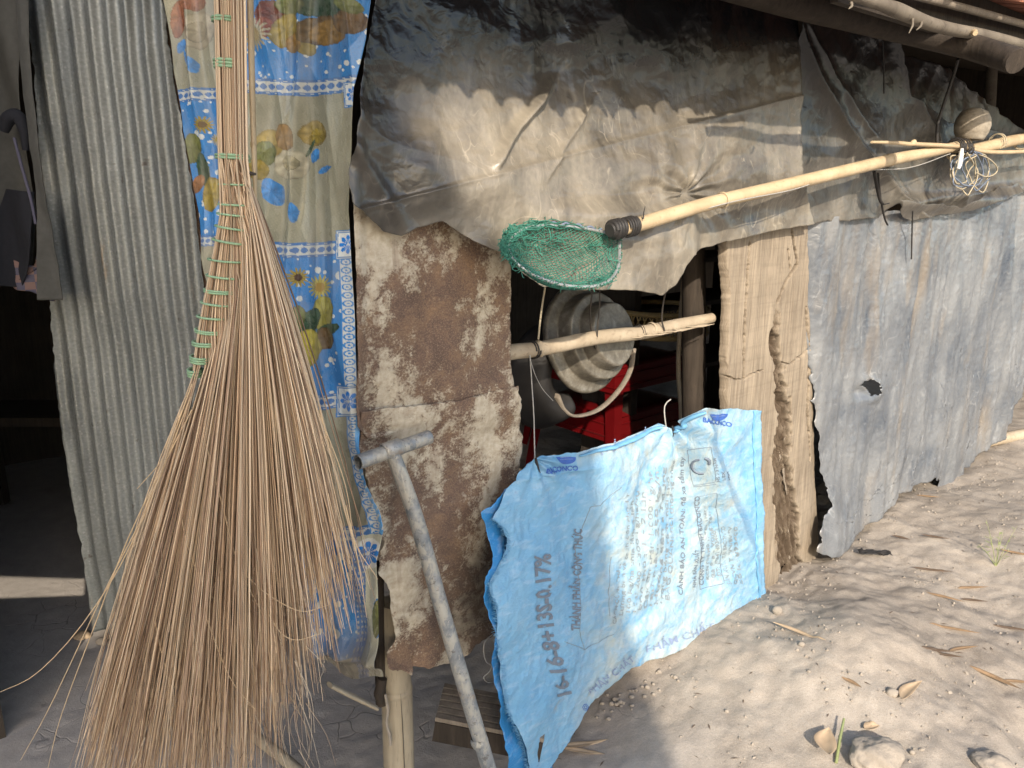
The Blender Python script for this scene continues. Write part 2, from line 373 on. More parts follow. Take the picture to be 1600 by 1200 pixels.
MAT['hoop'] = plain('bare_steel_rod', (.38, .39, .39), .38, .3, 70, metal=.5)
MAT['net'] = plain('green_net_twine', (.045, .19, .14), .6, .35, 25)
MAT['tie_green'] = plain('green_plastic_tie', (.26, .40, .24), .42, .25, 40)
MAT['red'] = plain('red_plastic', (.10, .003, .004), .33, .15, 12, spec=.5, bump=.05)
MAT['red_dark'] = plain('dark_red_plastic', (.16, .008, .01), .45, .2, 12)
MAT['wicker'] = plain('yellow_brown_wicker', (.30, .22, .10), .65, .4, 90, bump=.5)
MAT['navy'] = plain('navy_cloth', (.010, .011, .016), .9, .3, 90)
MAT['coat'] = plain('grey_green_cloth', (.06, .06, .055), .9, .3, 60)
MAT['leaf_brown'] = plain('dry_leaf_brown', (.26, .17, .095), .7, .4, 45)
MAT['leaf_pale'] = plain('dry_leaf_pale', (.42, .31, .20), .65, .3, 35)
MAT['leaf_dark'] = plain('dry_leaf_dark', (.12, .082, .055), .7, .4, 45)
MAT['stone'] = plain('dirt_clod', (.27, .235, .195), .95, .3, 35, bump=.8, bd=.01)
MAT['grass'] = plain('pale_green_stem', (.22, .25, .11), .6, .3, 40)
MAT['ink'] = plain('dark_print_ink', (.14, .17, .215), .7, .3, 130)
MAT['ink_blue'] = plain('blue_print_ink', (.035, .10, .36), .6, .3, 130)
MAT['ink_pale'] = plain('faded_print_ink', (.20, .26, .40), .7, .3, 130)
MAT['ink_grey'] = plain('faded_grey_print', (.22, .26, .29), .7, .4, 130)
MAT['tile'] = plain('red_clay_tile', (.30, .13, .085), .8, .35, 30)
MAT['clutter_white'] = plain('white_plastic', (.6, .6, .58), .5, .1, 20)
MAT['clutter_green'] = plain('green_plastic', (.05, .22, .05), .5, .2, 20)
def alu():
    m = Mt('dull_dented_aluminium', .5, .5, .45)
    f = m.noise(45, 7, .7, .3); g = m.noise(9, 4)
    m.col(m.ramp(m.math('ADD', m.math('MULTIPLY', f, .6), m.math('MULTIPLY', g, .4)), (.34, (.09, .08, .065)), (.52, (.19, .17, .135)), (.68, (.33, .31, .27))))
    m.bump(f, .4, .004); return m.m
MAT['alu'] = alu()
def clay():
    m = Mt('coconut_shell', .75, .3); f = m.noise(60, 6, .7); g = m.noise(12, 3, .5, 0, m.scaled((1, 1, 4)))
    m.col(m.ramp(m.math('ADD', m.math('MULTIPLY', f, .5), m.math('MULTIPLY', g, .5)), (.32, (.15, .125, .095)), (.66, (.38, .34, .275)))); m.bump(f, .4, .003); return m.m
MAT['gourd'] = clay()
def pipe_mat():
    m = Mt('zinc_pipe', .5, .5, .45); f = m.noise(22, 6, .65, .4); g = m.noise(160, 4)
    c = m.ramp(f, (.34, (.17, .19, .21)), (.52, (.30, .31, .31)), (.66, (.46, .44, .39)))
    c = m.mix(m.math('MULTIPLY', m.ramp(m.noise(13, 5, .7), (.6, 0.), (.68, 1.)), .55), c, (.35, .24, .15))
    fl = m.ramp(m.noise(48, 7, .75, .5, m.scaled((1, 1, .5))), (.50, 0.), (.55, 1.))
    c = m.mix(m.math('MULTIPLY', fl, .6), c, (.50, .47, .40)); c = m.mix(m.math('MULTIPLY', m.ramp(m.noise(70, 5, .7), (.60, 0.), (.66, 1.)), .7), c, (.12, .11, .10))
    m.col(c); m.bump(m.math('ADD', f, m.math('ADD', fl, m.math('MULTIPLY', g, .4))), .5, .003); return m.m
MAT['pipe'] = pipe_mat()
def broom_mat():
    m = Mt('coconut_leaf_ribs', .5, .35); a = m.attr()
    f = m.noise(60, 4, .6, 0, m.scaled((1, 1, .12))); m.col(m.mix(f, m.mix(1., a, (.72, .68, .66), 'MULTIPLY'), m.mix(1., a, (1.2, 1.15, 1.1), 'MULTIPLY'))); return m.m
MAT['broom'] = broom_mat()
def curtain_mat():
    m = Mt('printed_plastic_cloth', .3, .5, coord='UV'); a = m.attr()
    g = m.noise(13, 5, .65, .3, m.scaled((1.6, .6, 1))); w = m.vor(330)
    c = m.mix(m.math('MULTIPLY', m.ramp(g, (.48, 0.), (.72, 1.)), .45), a, (.30, .265, .20))
    c = m.mix(m.math('MULTIPLY', m.ramp(w, (.1, .16), (.5, 0.)), 1.), c, (.12, .12, .10))
    m.col(c); m.rough(m.ramp(g, (.4, .2), (.7, .42)))
    cr = m.math('ABSOLUTE', m.math('SUBTRACT', m.noise(12, 3, .5, .5, m.scaled((1.8, .5, 1))), .5)); m.bump(m.math('ADD', cr, m.math('MULTIPLY', w, .05)), .35, .01); return m.m
MAT['curtain'] = curtain_mat()
def sack_mat(name, a, b, pale_mid):
    m = Mt(name, .5, .4, coord='UV'); fc = m.attr()
    big = m.noise(4.5, 5, .6, .3); med = m.noise(22, 5, .65, .5); wv = m.noise(55, 4, .6, .4, m.scaled((.35, 1, 1), (0, 0, .9)))
    c = m.mix(m.ramp(big, (.35, 0.), (.65, 1.)), a, b)
    f = m.math('MULTIPLY', m.ramp(m.math('ADD', m.math('MULTIPLY', med, .6), m.math('MULTIPLY', big, .4)), (.36, 0.), (.62, 1.)), fc)
    c = m.mix(f, c, pale_mid)
    c = m.mix(m.math('MULTIPLY', m.ramp(wv, (.52, 0.), (.64, 1.)), .22), c, (.45, .55, .66))
    c = m.mix(m.math('MULTIPLY', m.ramp(m.noise(9, 5, .65), (.62, 0.), (.74, 1.)), .45), c, (.36, .30, .22))
    c = m.mix(m.math('MULTIPLY', m.ramp(m.noise(34, 4, .6), (.62, 0.), (.68, 1.)), .2), c, (.2, .19, .30))
    m.col(c)
    cr = m.math('ABSOLUTE', m.math('SUBTRACT', m.noise(30, 3, .5, .6), .5)); cr2 = m.math('ABSOLUTE', m.math('SUBTRACT', m.noise(75, 2, .5, .4), .5))
    m.bump(m.math('ADD', cr, m.math('ADD', m.math('MULTIPLY', cr2, .35), m.math('MULTIPLY', wv, .12))), .5, .012); return m.m
MAT['sack'] = sack_mat('blue_woven_sack', (.115, .30, .50), (.165, .365, .55), (.365, .415, .405))
MAT['sack_in'] = sack_mat('sack_inside', (.02, .16, .42), (.03, .22, .50), (.1, .25, .45))
def plaid():
    m = Mt('plaid_cloth', .9, .1, coord='UV')
    w = m.n('ShaderNodeTexChecker'); w.inputs['Scale'].default_value = 48; m.put(w.inputs['Vector'], m.vec); w.inputs['Color1'].default_value = (.17, .10, .09, 1); w.inputs['Color2'].default_value = (.035, .045, .10, 1)
    m.col(m.mix(m.math('MULTIPLY', m.noise(40, 3), .5), w.outputs[0], (.25, .21, .19))); return m.m
MAT['plaid'] = plaid()

# ------------------------------------------------------------------ ground, haze-free air
def ground_h(x, y):
    s = x*WD[0]+(y-1.75)*WD[1]; o = x*WN[0]+(y-1.75)*WN[1]
    low = 1-sstep(.12, .75, s+.10*pn(x*2, y*2, 3)+.12*np.clip(o, -.5, 1))
    h = -.02 - .165*low
    left = 1-sstep(-.55, -.1, s)
    h = h + .05*left*sstep(.0, -1.2, o)
    # bank of loose soil against the shack front, lumps further out
    bank = sstep(.55, .95, s)*np.exp(-((o-.02)/.22)**2)
    h = h + .0*bank
    right = sstep(.1, .8, s)
    h = h - right*.13*sstep(.15, 1.7, o)
    h = h + right*(.034*fbm(x*1.7, y*1.7, 4, 5)+.05*np.exp(-((s-2.3)/.55)**2-((o-.5)/.3)**2)+.05*np.exp(-((s-1.0)/.3)**2-((o-.42)/.2)**2))
    h = h - right*.06*np.exp(-(((s-1.15)/.14)**2+((o-.95)/.2)**2))
    near = np.exp(-((x-.3)**2+(y-2.2)**2)/9)
    lump = np.abs(fbm(x*7, y*7, 3, 8)); h = h + near*.0045*(.5-lump)
    h = h - right*near*.030*np.clip(.22-np.abs(pn(x*2.3+.4*y, y*2.3, 77)), 0, 1)+right*near*.020*np.clip(pn(x*4.6, y*4.6, 79)-.25, 0, 1)+right*near*.012*np.clip(pn(x*8, y*8, 78)-.1, 0, 1)
    grit = fbm(x*28, y*28, 3, 12); h = h + near*.0022*grit*(.6+right)
    crumb = np.clip(pn(x*45, y*45, 21)-.25, 0, 1)*np.clip(pn(x*4, y*4, 22)*2+.3, 0, 1); h = h+near*.008*crumb*(.3+right)
    return h
def ground():
    def axis(a, b, n, far):
        d = np.linspace(a, b, n); k = np.geomspace(.1, far, 22)
        return np.concatenate([(a-k)[::-1], d, b+k])
    xs = axis(-2.3, 3.6, 640, 70); ys = axis(.8, 5.2, 480, 70)
    X, Y = np.meshgrid(xs, ys); Z = ground_h(X, Y)
    s = X*WD[0]+(Y-1.75)*WD[1]
    damp = 1-sstep(.0, .55, s+.2*fbm(X*3, Y*3, 3, 40))
    V = np.stack([X, Y, Z], -1); nu, nv = len(xs)-1, len(ys)-1
    i = np.arange(nv)[:, None]*(nu+1)+np.arange(nu)[None]; f = np.stack([i, i+1, i+nu+2, i+nu+1], -1).reshape(-1, 4)
    o = mesh_np('ground', V, f, MAT['dirt'], origin=(0, 0, 0), col=np.repeat(damp[..., None], 3, -1))
    tag(o, kind='structure')
ground()

# ------------------------------------------------------------------ shack shell: roof, back, eave
def shack():
    S = empty('shack', WALL.w(.5, 0, -1.5), 'low shack with a dark roof, clay tile edge and pole eaves at the upper right', 'shack')
    # roof slab rising from the eave to the back
    mb = MB()
    def slab(s0, s1, o0, z0, o1, z1, t):
        a = [WALL.w(s, z+dz, o) for dz in (0, t) for s, o, z in ((s0, o0, z0), (s1, o0, z0), (s1, o1, z1), (s0, o1, z1))]
        mb.add(a, [[0, 3, 2, 1], [4, 5, 6, 7], [0, 1, 5, 4], [1, 2, 6, 5], [2, 3, 7, 6], [3, 0, 4, 7]])
    slab(-.72, 6.5, .46, 1.875, -3.6, 2.9, .05); slab(-3.2, -.722, -1.08, 2.26, -3.6, 2.9, .05)
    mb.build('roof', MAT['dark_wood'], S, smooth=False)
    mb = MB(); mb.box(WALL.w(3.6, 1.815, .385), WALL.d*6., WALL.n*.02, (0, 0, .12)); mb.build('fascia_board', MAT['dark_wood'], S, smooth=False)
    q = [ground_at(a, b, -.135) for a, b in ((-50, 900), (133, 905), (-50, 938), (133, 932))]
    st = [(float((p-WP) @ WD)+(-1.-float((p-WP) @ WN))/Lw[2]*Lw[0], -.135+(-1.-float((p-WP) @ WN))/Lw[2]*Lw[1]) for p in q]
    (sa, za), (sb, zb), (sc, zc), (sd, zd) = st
    mb = MB(); E1, E2 = -3.2, -1.02  # unseen wall added to darken the doorway, slit shaped for a sun strip
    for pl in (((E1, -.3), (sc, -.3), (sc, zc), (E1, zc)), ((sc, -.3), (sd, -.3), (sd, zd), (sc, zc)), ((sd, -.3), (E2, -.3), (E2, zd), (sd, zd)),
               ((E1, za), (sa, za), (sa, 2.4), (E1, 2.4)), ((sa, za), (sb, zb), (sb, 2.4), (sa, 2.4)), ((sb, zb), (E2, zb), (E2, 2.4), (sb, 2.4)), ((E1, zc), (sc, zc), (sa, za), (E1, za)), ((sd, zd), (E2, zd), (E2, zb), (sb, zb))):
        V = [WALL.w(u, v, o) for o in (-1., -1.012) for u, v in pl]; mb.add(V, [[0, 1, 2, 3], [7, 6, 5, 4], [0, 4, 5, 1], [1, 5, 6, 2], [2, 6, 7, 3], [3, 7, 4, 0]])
    mb.build('slit_shade_wall', MAT['dark_wood'], S, smooth=False)
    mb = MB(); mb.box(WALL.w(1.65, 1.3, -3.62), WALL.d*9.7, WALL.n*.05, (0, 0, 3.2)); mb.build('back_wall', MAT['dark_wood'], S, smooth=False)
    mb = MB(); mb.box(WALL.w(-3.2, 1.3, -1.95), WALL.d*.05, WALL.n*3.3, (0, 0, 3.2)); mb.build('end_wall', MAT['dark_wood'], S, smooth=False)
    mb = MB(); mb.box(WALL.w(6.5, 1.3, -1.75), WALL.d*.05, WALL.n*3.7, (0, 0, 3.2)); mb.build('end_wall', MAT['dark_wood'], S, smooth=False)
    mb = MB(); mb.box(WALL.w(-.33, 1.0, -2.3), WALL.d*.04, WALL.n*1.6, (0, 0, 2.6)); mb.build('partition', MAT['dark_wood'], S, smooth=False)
    # clay tiles along the eave, each its own half barrel
    base = None; k = 0
    for s in np.arange(-.7, 5.6, .082):
        if base is None:
            m = MB(); a = np.linspace(0, math.pi, 7); V = []
            for yy, zz in ((.0, 0.), (-.38, .095)):
                V += [WALL.d*(-.042*math.cos(t))+WALL.n*yy+np.array([0, 0, zz+.034*math.sin(t)]) for t in a]
            for yy, zz in ((.0, 0.), (-.38, .095)):
                V += [WALL.d*(-.034*math.cos(t))+WALL.n*yy+np.array([0, 0, zz+.025*math.sin(t)]) for t in a]
            f = [[i, i+1, 8+i, 7+i] for i in range(6)]+[[14+i, 21+i, 22+i, 15+i] for i in range(6)]+[[i, 14+i, 15+i, i+1] for i in range(6)]
            m.add(V, f); base = m.build('tile', MAT['tile'], S)
            o = base
        else:
            o = base.copy(); COL.objects.link(o)
        q = WALL.w(s, 1.842+.008*math.sin(s*9)+random.uniform(-.006, .006), .52+random.uniform(-.015, .015))
        o.location = tuple(q)
    # unseen strip added under the eave, bottom outlined to throw the ragged shadow line
    shade = [(480, 112), (560, 116), (650, 117), (700, 130), (790, 132), (860, 121), (900, 114), (950, 121), (1010, 135), (1060, 160), (1100, 187), (1130, 180), (1160, 152), (1195, 142), (1240, 157)]
    pts = []
    for q in shade:
        p = WALL.at(*q, .03); s, z = WALL.st(p); kk = (.50-.03)/Lw[2]; pts.append((float(s)+kk*Lw[0], float(z)+kk*Lw[1]))
    pts = np.array(pts); ss = np.arange(-1.2, pts[-1, 0]+.02, .004); zz = np.interp(ss, pts[:, 0], pts[:, 1])
    zz = zz + .012*fbm(ss*22, ss*0, 3, 5) + .008*np.where((ss*90 % 1) < .4, -1, .3)*np.clip(pn(ss*6, ss*0, 9)+.5, 0, 1)
    top = np.array([WALL.w(a, 1.9, .49) for a in ss]); bot = np.array([WALL.w(a, b, .50+.01*math.sin(a*60)) for a, b in zip(ss, zz)])
    V = np.concatenate([top, bot]); n = len(ss); f = np.array([[i, i+1, n+i+1, n+i] for i in range(n-1)])
    o = mesh_np('shadow_fringe', V, f, MAT['grey_wood'], S); md = o.modifiers.new('thickness', 'SOLIDIFY'); md.thickness = .006
    # poles under the tiles
    tube('eave_pole', wpath([(1240, -42, .45), (1363, 2, .45), (1404, 17, .45), (1450, 36, .45), (1492, 47, .45), (1560, 60, .45), (1690, 96, .45)]), [.012, .013, .017, .015, .015, .014, .014], MAT['pale_wood'], S, 10, n=30)
    p = wpath([(1040, -60, .12), (1230, -3, .2), (1330, 24, .26), (1450, 55, .36), (1520, 74, .45), (1586, 95, .58)])
    tube('rafter_log', p, [.045, .042, .038, .035, .032, .031], MAT['dark_wood'], S, 14, n=30)
    mb = MB(); d = p[-1]-p[-2]; d /= np.linalg.norm(d); mb.tube([p[-1]-d*.004, p[-1]+d*.006], [.0312, .029], 14); mb.build('cut_end', MAT['dark_wood'], S)
    for pts_, r in (([(1200, -60, .43), (1404, -14, .43), (1600, 38, .43), (1750, 80, .43)], .010), ([(1150, -60, .36), (1400, 12, .36), (1590, 62, .36), (1720, 95, .36)], .016)):
        tube('batten', wpath(pts_), r, MAT['grey_wood'], S, 7, n=12)
    tube('roof_post', wpath([(1552, 60, -.75), (1548, 140, -.75), (1535, 420, -.75)]), .035, MAT['pale_wood'], S, 10)
    tube('knot', [wpt(1522, 51, .47), wpt(1524, 52, .482)], [.009, .006], MAT['bamboo'], S, 8)
    for a in ((1426, 28, 1420, 52), (1440, 34, 1432, 47), (1330, 5, 1326, 14)):
        tube('bark_shred', [wpt(a[0], a[1], .46), wpt((a[0]+a[2])/2+3, (a[1]+a[3])/2, .47), wpt(a[2], a[3], .47)], [.004, .003, .001], MAT['pale_wood'], S, 5)
    return S
SHACK = shack()
# unseen boards added behind the viewer, edge outlined to shade the left of the scene
def add_shade_boards():
    Nb = empty('shade_panel', WALL.w(-3, 0, 4), 'unseen board panel added behind the viewer to shade the left side', 'shade_screen')
    def thrown(p):
        q = p-WP; k = (4-q @ WN)/Lw[2]; return float(q @ WD)+k*Lw[0], float(p[2])+k*Lw[1]
    bnd = [thrown(WALL.at(a, b, .05)) for a, b in ((520, 20), (610, 150), (700, 300), (810, 430), (905, 620), (925, 760), (948, 900))]+[thrown(ground_at(a, b, -.1)) for a, b in ((985, 1045), (1050, 1190))]
    bnd = sorted([(z, a) for a, z in bnd]); bz = [q[0] for q in bnd]; ba = [q[1] for q in bnd]
    def edge(z): return float(np.interp(z, bz, ba)) if z <= bz[-1] else ba[-1]-(z-bz[-1])*.6
    sl = [thrown(ground_at(a, b, -.12)) for a, b in ((-60, 906), (132, 906), (-60, 938), (132, 938))]
    S0, S1 = sl[0][0], sl[1][0]
    slit = (min(q[1] for q in sl)-.2, max(q[1] for q in sl)+.2)
    cuts = sorted(set(list(np.arange(1.62, 5.5, .17))+list(slit)))
    for z0, z1 in zip(cuts[:-1], cuts[1:]):
        if z1-z0 < .02: continue
        mb = MB()
        runs = [(-4.7, None)]
        if z0 >= slit[0]-.001 and z1 <= slit[1]+.001: runs = [(S1+.3, None)]
        for a, b in runs:
            e0, e1 = (edge(z0), edge(z1)) if b is None else (b, b)
            V = [WALL.w(s, zz, oo) for oo in (4., 4.03) for s, zz in ((a, z0+.001), (e0, z0+.001), (e1, z1), (a, z1))]
            mb.add(V, [[0, 1, 2, 3], [7, 6, 5, 4], [0, 4, 5, 1], [1, 5, 6, 2], [2, 6, 7, 3], [3, 7, 4, 0]])
        mb.build('board', MAT['grey_wood'], Nb, smooth=False)
    for a in (-4.6, -2.75): tube('post', [WALL.w(a, -.3, 4.08), WALL.w(a, 3.4, 4.08)], .05, MAT['grey_wood'], Nb, 8)
add_shade_boards()

# ------------------------------------------------------------------ corrugated sheet at the left
SHP = Plane((-1.0, 2.25), (1, -.10))
def corr():
    pitch = .0505
    def dsp(s, z, px, py): return .0062*(2*((1+np.sin(s*2*math.pi/pitch+.4))/2)**1.35-1)+.012*fbm(s*1.5, z*1.5, 2, 3)+.003*crumple(s, z, 5, 5, 4)*4*(z > 0)
    o = sheet('corrugated_sheet', SHP, [(38, -60), (252, -60)], [(142, 985), (250, 998), (395, 1000)], [(45, 40), (62, 200), (72, 400), (86, 580), (108, 740), (128, 850), (137, 930)], [(255, 0), (278, 160), (300, 300), (318, 440), (345, 650), (375, 850)],
              230, 240, MAT['galv'], 0., dsp, .0008, jag=2.5, seed=3)
    tag(o, 'tall grey galvanised corrugated metal sheet standing left of the palm broom', 'metal sheet')
    o = sheet('rusty_strip', SHP, [(235, -60), (272, -60)], [(370, 900), (420, 900)], [], [(282, 160), (305, 300), (323, 440), (350, 650)], 40, 160, MAT['rust_strip'], -.012, lambda s, z, px, py: .004*fbm(s*6, z*6, 3, 4), .001, jag=1.5, paint=lambda px, py: np.zeros(px.shape+(3,)))
    tag(o, 'narrow brown rusted strip showing between corrugated sheet and printed curtain', 'metal strip')
corr()

# ------------------------------------------------------------------ printed plastic curtain
CUP = Plane((-.31, 1.47), (.31*1.42, -.11))
_dots = {}
def curtain_paint(px, py):
    n = px.shape; c = np.zeros(n+(3,))
    beige = np.array([.275, .265, .19]); blue = np.array([.045, .20, .47]); white = np.array([.62, .64, .60]); navy = np.array([.05, .09, .20])
    slope = py+.055*(px-470)-8*np.sin((px-400)/60.)
    L = px < 372
    # panels
    isblue = np.where(L, ((slope > 150) & (slope < 372)) | (slope > 640), (slope < 140) | ((slope > 382) & (slope < 622)) | ((slope > 835) & (slope < 1020)))
    c[:] = np.where(isblue[..., None], blue, beige)
    c += (.05*fbm(px*.03, py*.03, 3, 3))[..., None]*np.where(isblue[..., None], blue, beige)*2
    c *= (1+.05*np.sin(px*1.05+py*.35)*np.sin(px*.35-py*1.05))[..., None]
    r = np.random.default_rng(5)
    for i in range(1150):
        x, y = r.uniform(255, 600), r.uniform(-60, 1020); q = r.choice([1.6, 2.2, 3, 4.5, 6.5], p=[.36, .25, .19, .13, .07])
        m = ((px-x)**2+(py-y)**2 < q*q) & isblue; c[m] = white*.95
    def ell(x, y, a, b, t, col, shade=.35, also=None, lens=False):
        dx, dy = px-x, py-y; u = (dx*math.cos(t)+dy*math.sin(t))/a; v = (-dx*math.sin(t)+dy*math.cos(t))/b
        d = u*u+v*v+.18*pn(px*.09+x, py*.09, 3) if not lens else np.abs(v)/np.maximum(1-u*u, 1e-3)+(np.abs(u) > 1)*9
        m = d < 1
        if also is not None: m &= also
        k = 1-shade*np.clip(u*.6+v*.5+.3, 0, 1)-.3*np.exp(-(v/.12)**2)*.5
        k = k*(1-.35*sstep(.72, 1., d)*(not lens))*(1+.22*pn(px*.12, py*.12, 9)+.14*np.sin(np.arctan2(v, u)*7+3*d))
        c[m] = np.array(col)*k[m][:, None]
    def daisy(x, y, R, col, core, np_=13):
        dx, dy = px-x, py-y; q = np.hypot(dx, dy); th = np.arctan2(dy, dx)
        m = q < R*(.78+.22*np.cos(th*np_)); c[m] = (np.array(col)*(1-.3*(.5-.5*np.cos(th*np_))))[m] if False else np.array(col)*(1-.3*(.5-.5*np.cos(th[m]*np_)))[:, None]
        m = q < R*.36; c[m] = core
    Y, O, BR, G, DG, RD, CR = (.30, .225, .045), (.27, .15, .04), (.13, .08, .035), (.165, .18, .06), (.045, .085, .05), (.16, .05, .033), (.36, .32, .22)
    # top right bouquet
    ell(500, 8, 60, 20, .1, DG); ell(425, 25, 22, 24, 0, RD); ell(415, 45, 16, 18, .3, (.25, .08, .05)); ell(455, 8, 26, 17, .2, G); ell(470, 60, 34, 16, .9, Y); ell(448, 48, 22, 28, .5, Y); ell(462, 68, 15, 16, .9, O)
    ell(500, 48, 36, 22, -.2, BR); ell(515, 52, 30, 20, -.1, (.27, .16, .05)); ell(548, 35, 26, 20, .1, (.15, .09, .04)); ell(545, 8, 22, 12, .4, G); daisy(402, 55, 26, CR, (.35, .28, .15), 17)
    # top left roses and leaves
    ell(278, 28, 12, 30, .1, (.28, .11, .06)); ell(300, 5, 22, 12, 0, (.33, .14, .08)); ell(312, 48, 26, 30, .2, (.42, .37, .26)); ell(310, 50, 15, 17, .2, (.33, .29, .2)); ell(283, 72, 8, 12, .4, blue*1.2, lens=True); ell(306, 103, 8, 14, -.4, blue*1.2, lens=True); ell(291, 90, 3, 14, -.3, blue, lens=True)
    # left lower bouquet
    daisy(320, 195, 14, Y, BR, 14); ell(302, 232, 15, 24, .1, G); ell(318, 265, 10, 26, -.2, DG); ell(330, 304, 14, 28, .1, Y); ell(308, 288, 9, 16, .5, (.3, .14, .06)); daisy(338, 218, 10, CR, Y, 15)
    # middle panel flowers
    ell(425, 228, 28, 24, .2, (.37, .27, .07)); ell(418, 240, 17, 20, 0, G); ell(448, 215, 14, 22, -.2, O); ell(405, 265, 18, 16, .2, Y); ell(455, 258, 24, 24, .1, (.45, .41, .29)); ell(455, 255, 12, 12, 0, (.36, .32, .2)); ell(488, 208, 22, 20, 0, (.32, .24, .08)); ell(494, 212, 13, 12, 0, Y); ell(480, 232, 3, 16, .5, DG)
    ell(428, 300, 17, 24, -.5, blue*1.1, lens=True); ell(459, 332, 8, 16, -.1, blue*1.1, lens=True); ell(488, 243, 8, 12, .4, blue*1.1, lens=True); ell(505, 265, 14, 5, -.4, blue*1.1, lens=True)
    # lower blue panel flowers
    daisy(465, 434, 16, Y, (.06, .03, .02), 14); daisy(498, 449, 20, (.42, .36, .1), (.3, .2, .06), 16); ell(503, 490, 18, 28, .15, (.33, .30, .07)); ell(482, 505, 14, 26, .5, DG); ell(462, 500, 12, 24, .2, G); ell(512, 515, 20, 9, -.3, DG); ell(506, 530, 16, 18, 0, BR); ell(478, 545, 22, 30, .1, (.42, .35, .06)); ell(450, 520, 12, 20, 0, G)
    ell(590, 965, 10, 30, .1, G)
    # woven bands between panels
    def band(y0, y1, m0):
        v = (slope-y0)/(y1-y0); m = (v > 0) & (v < 1) & m0; c[m] = white*.78
        w = (y1-y0); a = px/w*2*math.pi*1.9
        k = m & ((np.abs(np.sin(a/2))*.5+.22*np.cos(v*4*math.pi) > .32) | (np.hypot((np.mod(px/w*1.9, 1)-.5)*.6, v-.5) < .13)); c[k] = np.where(isblue, 1, 1)[k][:, None]*(navy*1.0+blue*.35)
        k = m & ((np.abs(v-.04) < .05) | (np.abs(v-.96) < .05) | (np.abs(v-.16) < .025) | (np.abs(v-.84) < .025)); c[k] = navy*.7+blue*.45
    band(118, 143, ~L); band(372, 396, ~L); band(612, 636, ~L); band(825, 850, ~L); band(137, 158, L); band(367, 384, L)
    # border lattice along the right edge, with flower tiles
    edge = np.interp(py, [-60, 0, 140, 200, 270, 330, 400, 480, 600, 700, 745, 800, 830, 1060], [575, 575, 556, 553, 548, 545, 549, 554, 557, 557, 566, 590, 596, 596])
    m = (px > edge-21) & (py > 395) & (py < 850) & (py != 0)
    q = np.mod(py/13., 1)-.5; u = (px-edge+10)/11.; c[m] = white*1.05; 
    k = m & ((np.abs(np.hypot(q, u*.5)-.34) < .07) | (np.hypot(q, u*.5) < .1) | (np.abs(np.abs(u)-.93) < .09)); c[k] = blue*1.3
    m = (px > edge-6) & (py > 640) & (py < 850); c[m] = np.array([.11, .36, .70])
    m2 = (px > edge-6) & (py > 740) & (py < 840) & (np.hypot(np.mod(px, 8)-4, np.mod(py+px, 13)-6) < 2.4); c[m2] = white
    for x, y, w in ((543, 382, 20), (541, 629, 22), (556, 148, 17), (572, 868, 26)):
        dx, dy = px-x, py-y+.06*(px-x); b = np.maximum(np.abs(dx), np.abs(dy)*.86)
        m = b < w; c[m] = navy*.5+blue*.8; m = b < w*.92; c[m] = white*.9; m = b < w*.86; c[m] = blue*.9; m = b < w*.80; c[m] = white*1.15
        rr = np.hypot(dx, dy); th = np.arctan2(dy, dx)
        pet = (rr < w*.74*(.62+.38*np.abs(np.cos(th*4)))) & (np.abs(np.cos(th*4)) > .30); c[pet & m] = (.03, .22, .66)
        c[(rr < w*.12) & m] = white
        c[m & (np.abs(np.cos(th*4)) > .985) & (rr < w*.4) & (rr > w*.15)] = white
    # pale folded corner and the muddy hem
    m = (py > 838) & (px > 558+.02*(py-860)) & ~((np.hypot(px-572, py-868) < 24)); c[m & ~((px-590)**2/80+(py-965)**2/900 < 1)] = (.52, .53, .42)
    m = (py > 860) & (np.abs(px-560-.02*(py-860)) < 8); q = np.mod(py/9., 1)-.5; c[m] = navy*1.3+blue*.3; c[m & (np.abs(q) < .2) & (np.mod(px, 5) < 2.5)] = white*.6
    mud = sstep(960, 1030, py+10*pn(px*.03, py*.03, 2)); c = c*(1-.75*mud[..., None])+np.array([.17, .15, .125])*.75*mud[..., None]
    return c
def curtain():
    def off(px, py):
        o = .02*np.sin((px-300)/38.+py*.002)*sstep(300, 420, px)*.5
        o = o+.05*sstep(700, 830, py)*sstep(540, 600, px)-.03*sstep(860, 1000, py)
        return o
    def dsp(s, z, px, py):
        h = .012*np.sin(s*36+1.2*pn(s*3, z*1.1, 4)+1)*(.4+.6*pn(s*2, z*.8, 5)) + .018*fbm(s*3.5, z*1.2, 3, 6)
        h = h+1.0*crumple(s*1.6, z*.6, 7, 6, 9)*.09
        h = h - .02*sstep(25, 0, np.abs(px-500-.05*(py-850)))*sstep(780, 850, py)
        h = h + .03*np.exp(-((py-1015-.12*(px-500))/14)**2)*sstep(940, 1000, py) - .015*sstep(1020, 1060, py)
        h = h + .013*np.exp(-((px-458+.06*(py-300))/8)**2)*sstep(620, 500, py) + .010*np.exp(-((px-290-.14*py)/7)**2)
        return h
    o = sheet('curtain', CUP, [(248, -70), (400, -70), (578, -70)], [(500, 1035), (520, 1062), (545, 1068), (597, 1060)],
              [(258, 0), (270, 100), (285, 180), (300, 280), (318, 400), (330, 480), (345, 560), (380, 700), (430, 850), (480, 970)],
              [(575, 0), (570, 60), (556, 140), (553, 200), (547, 270), (544, 330), (548, 400), (553, 480), (557, 600), (557, 700), (566, 745), (590, 800), (597, 830), (586, 880), (592, 960)],
              260, 800, MAT['curtain'], off, dsp, .0006, curtain_paint)
    tag(o, 'blue and yellow flower printed plastic curtain hanging behind the palm broom', 'curtain')
curtain()

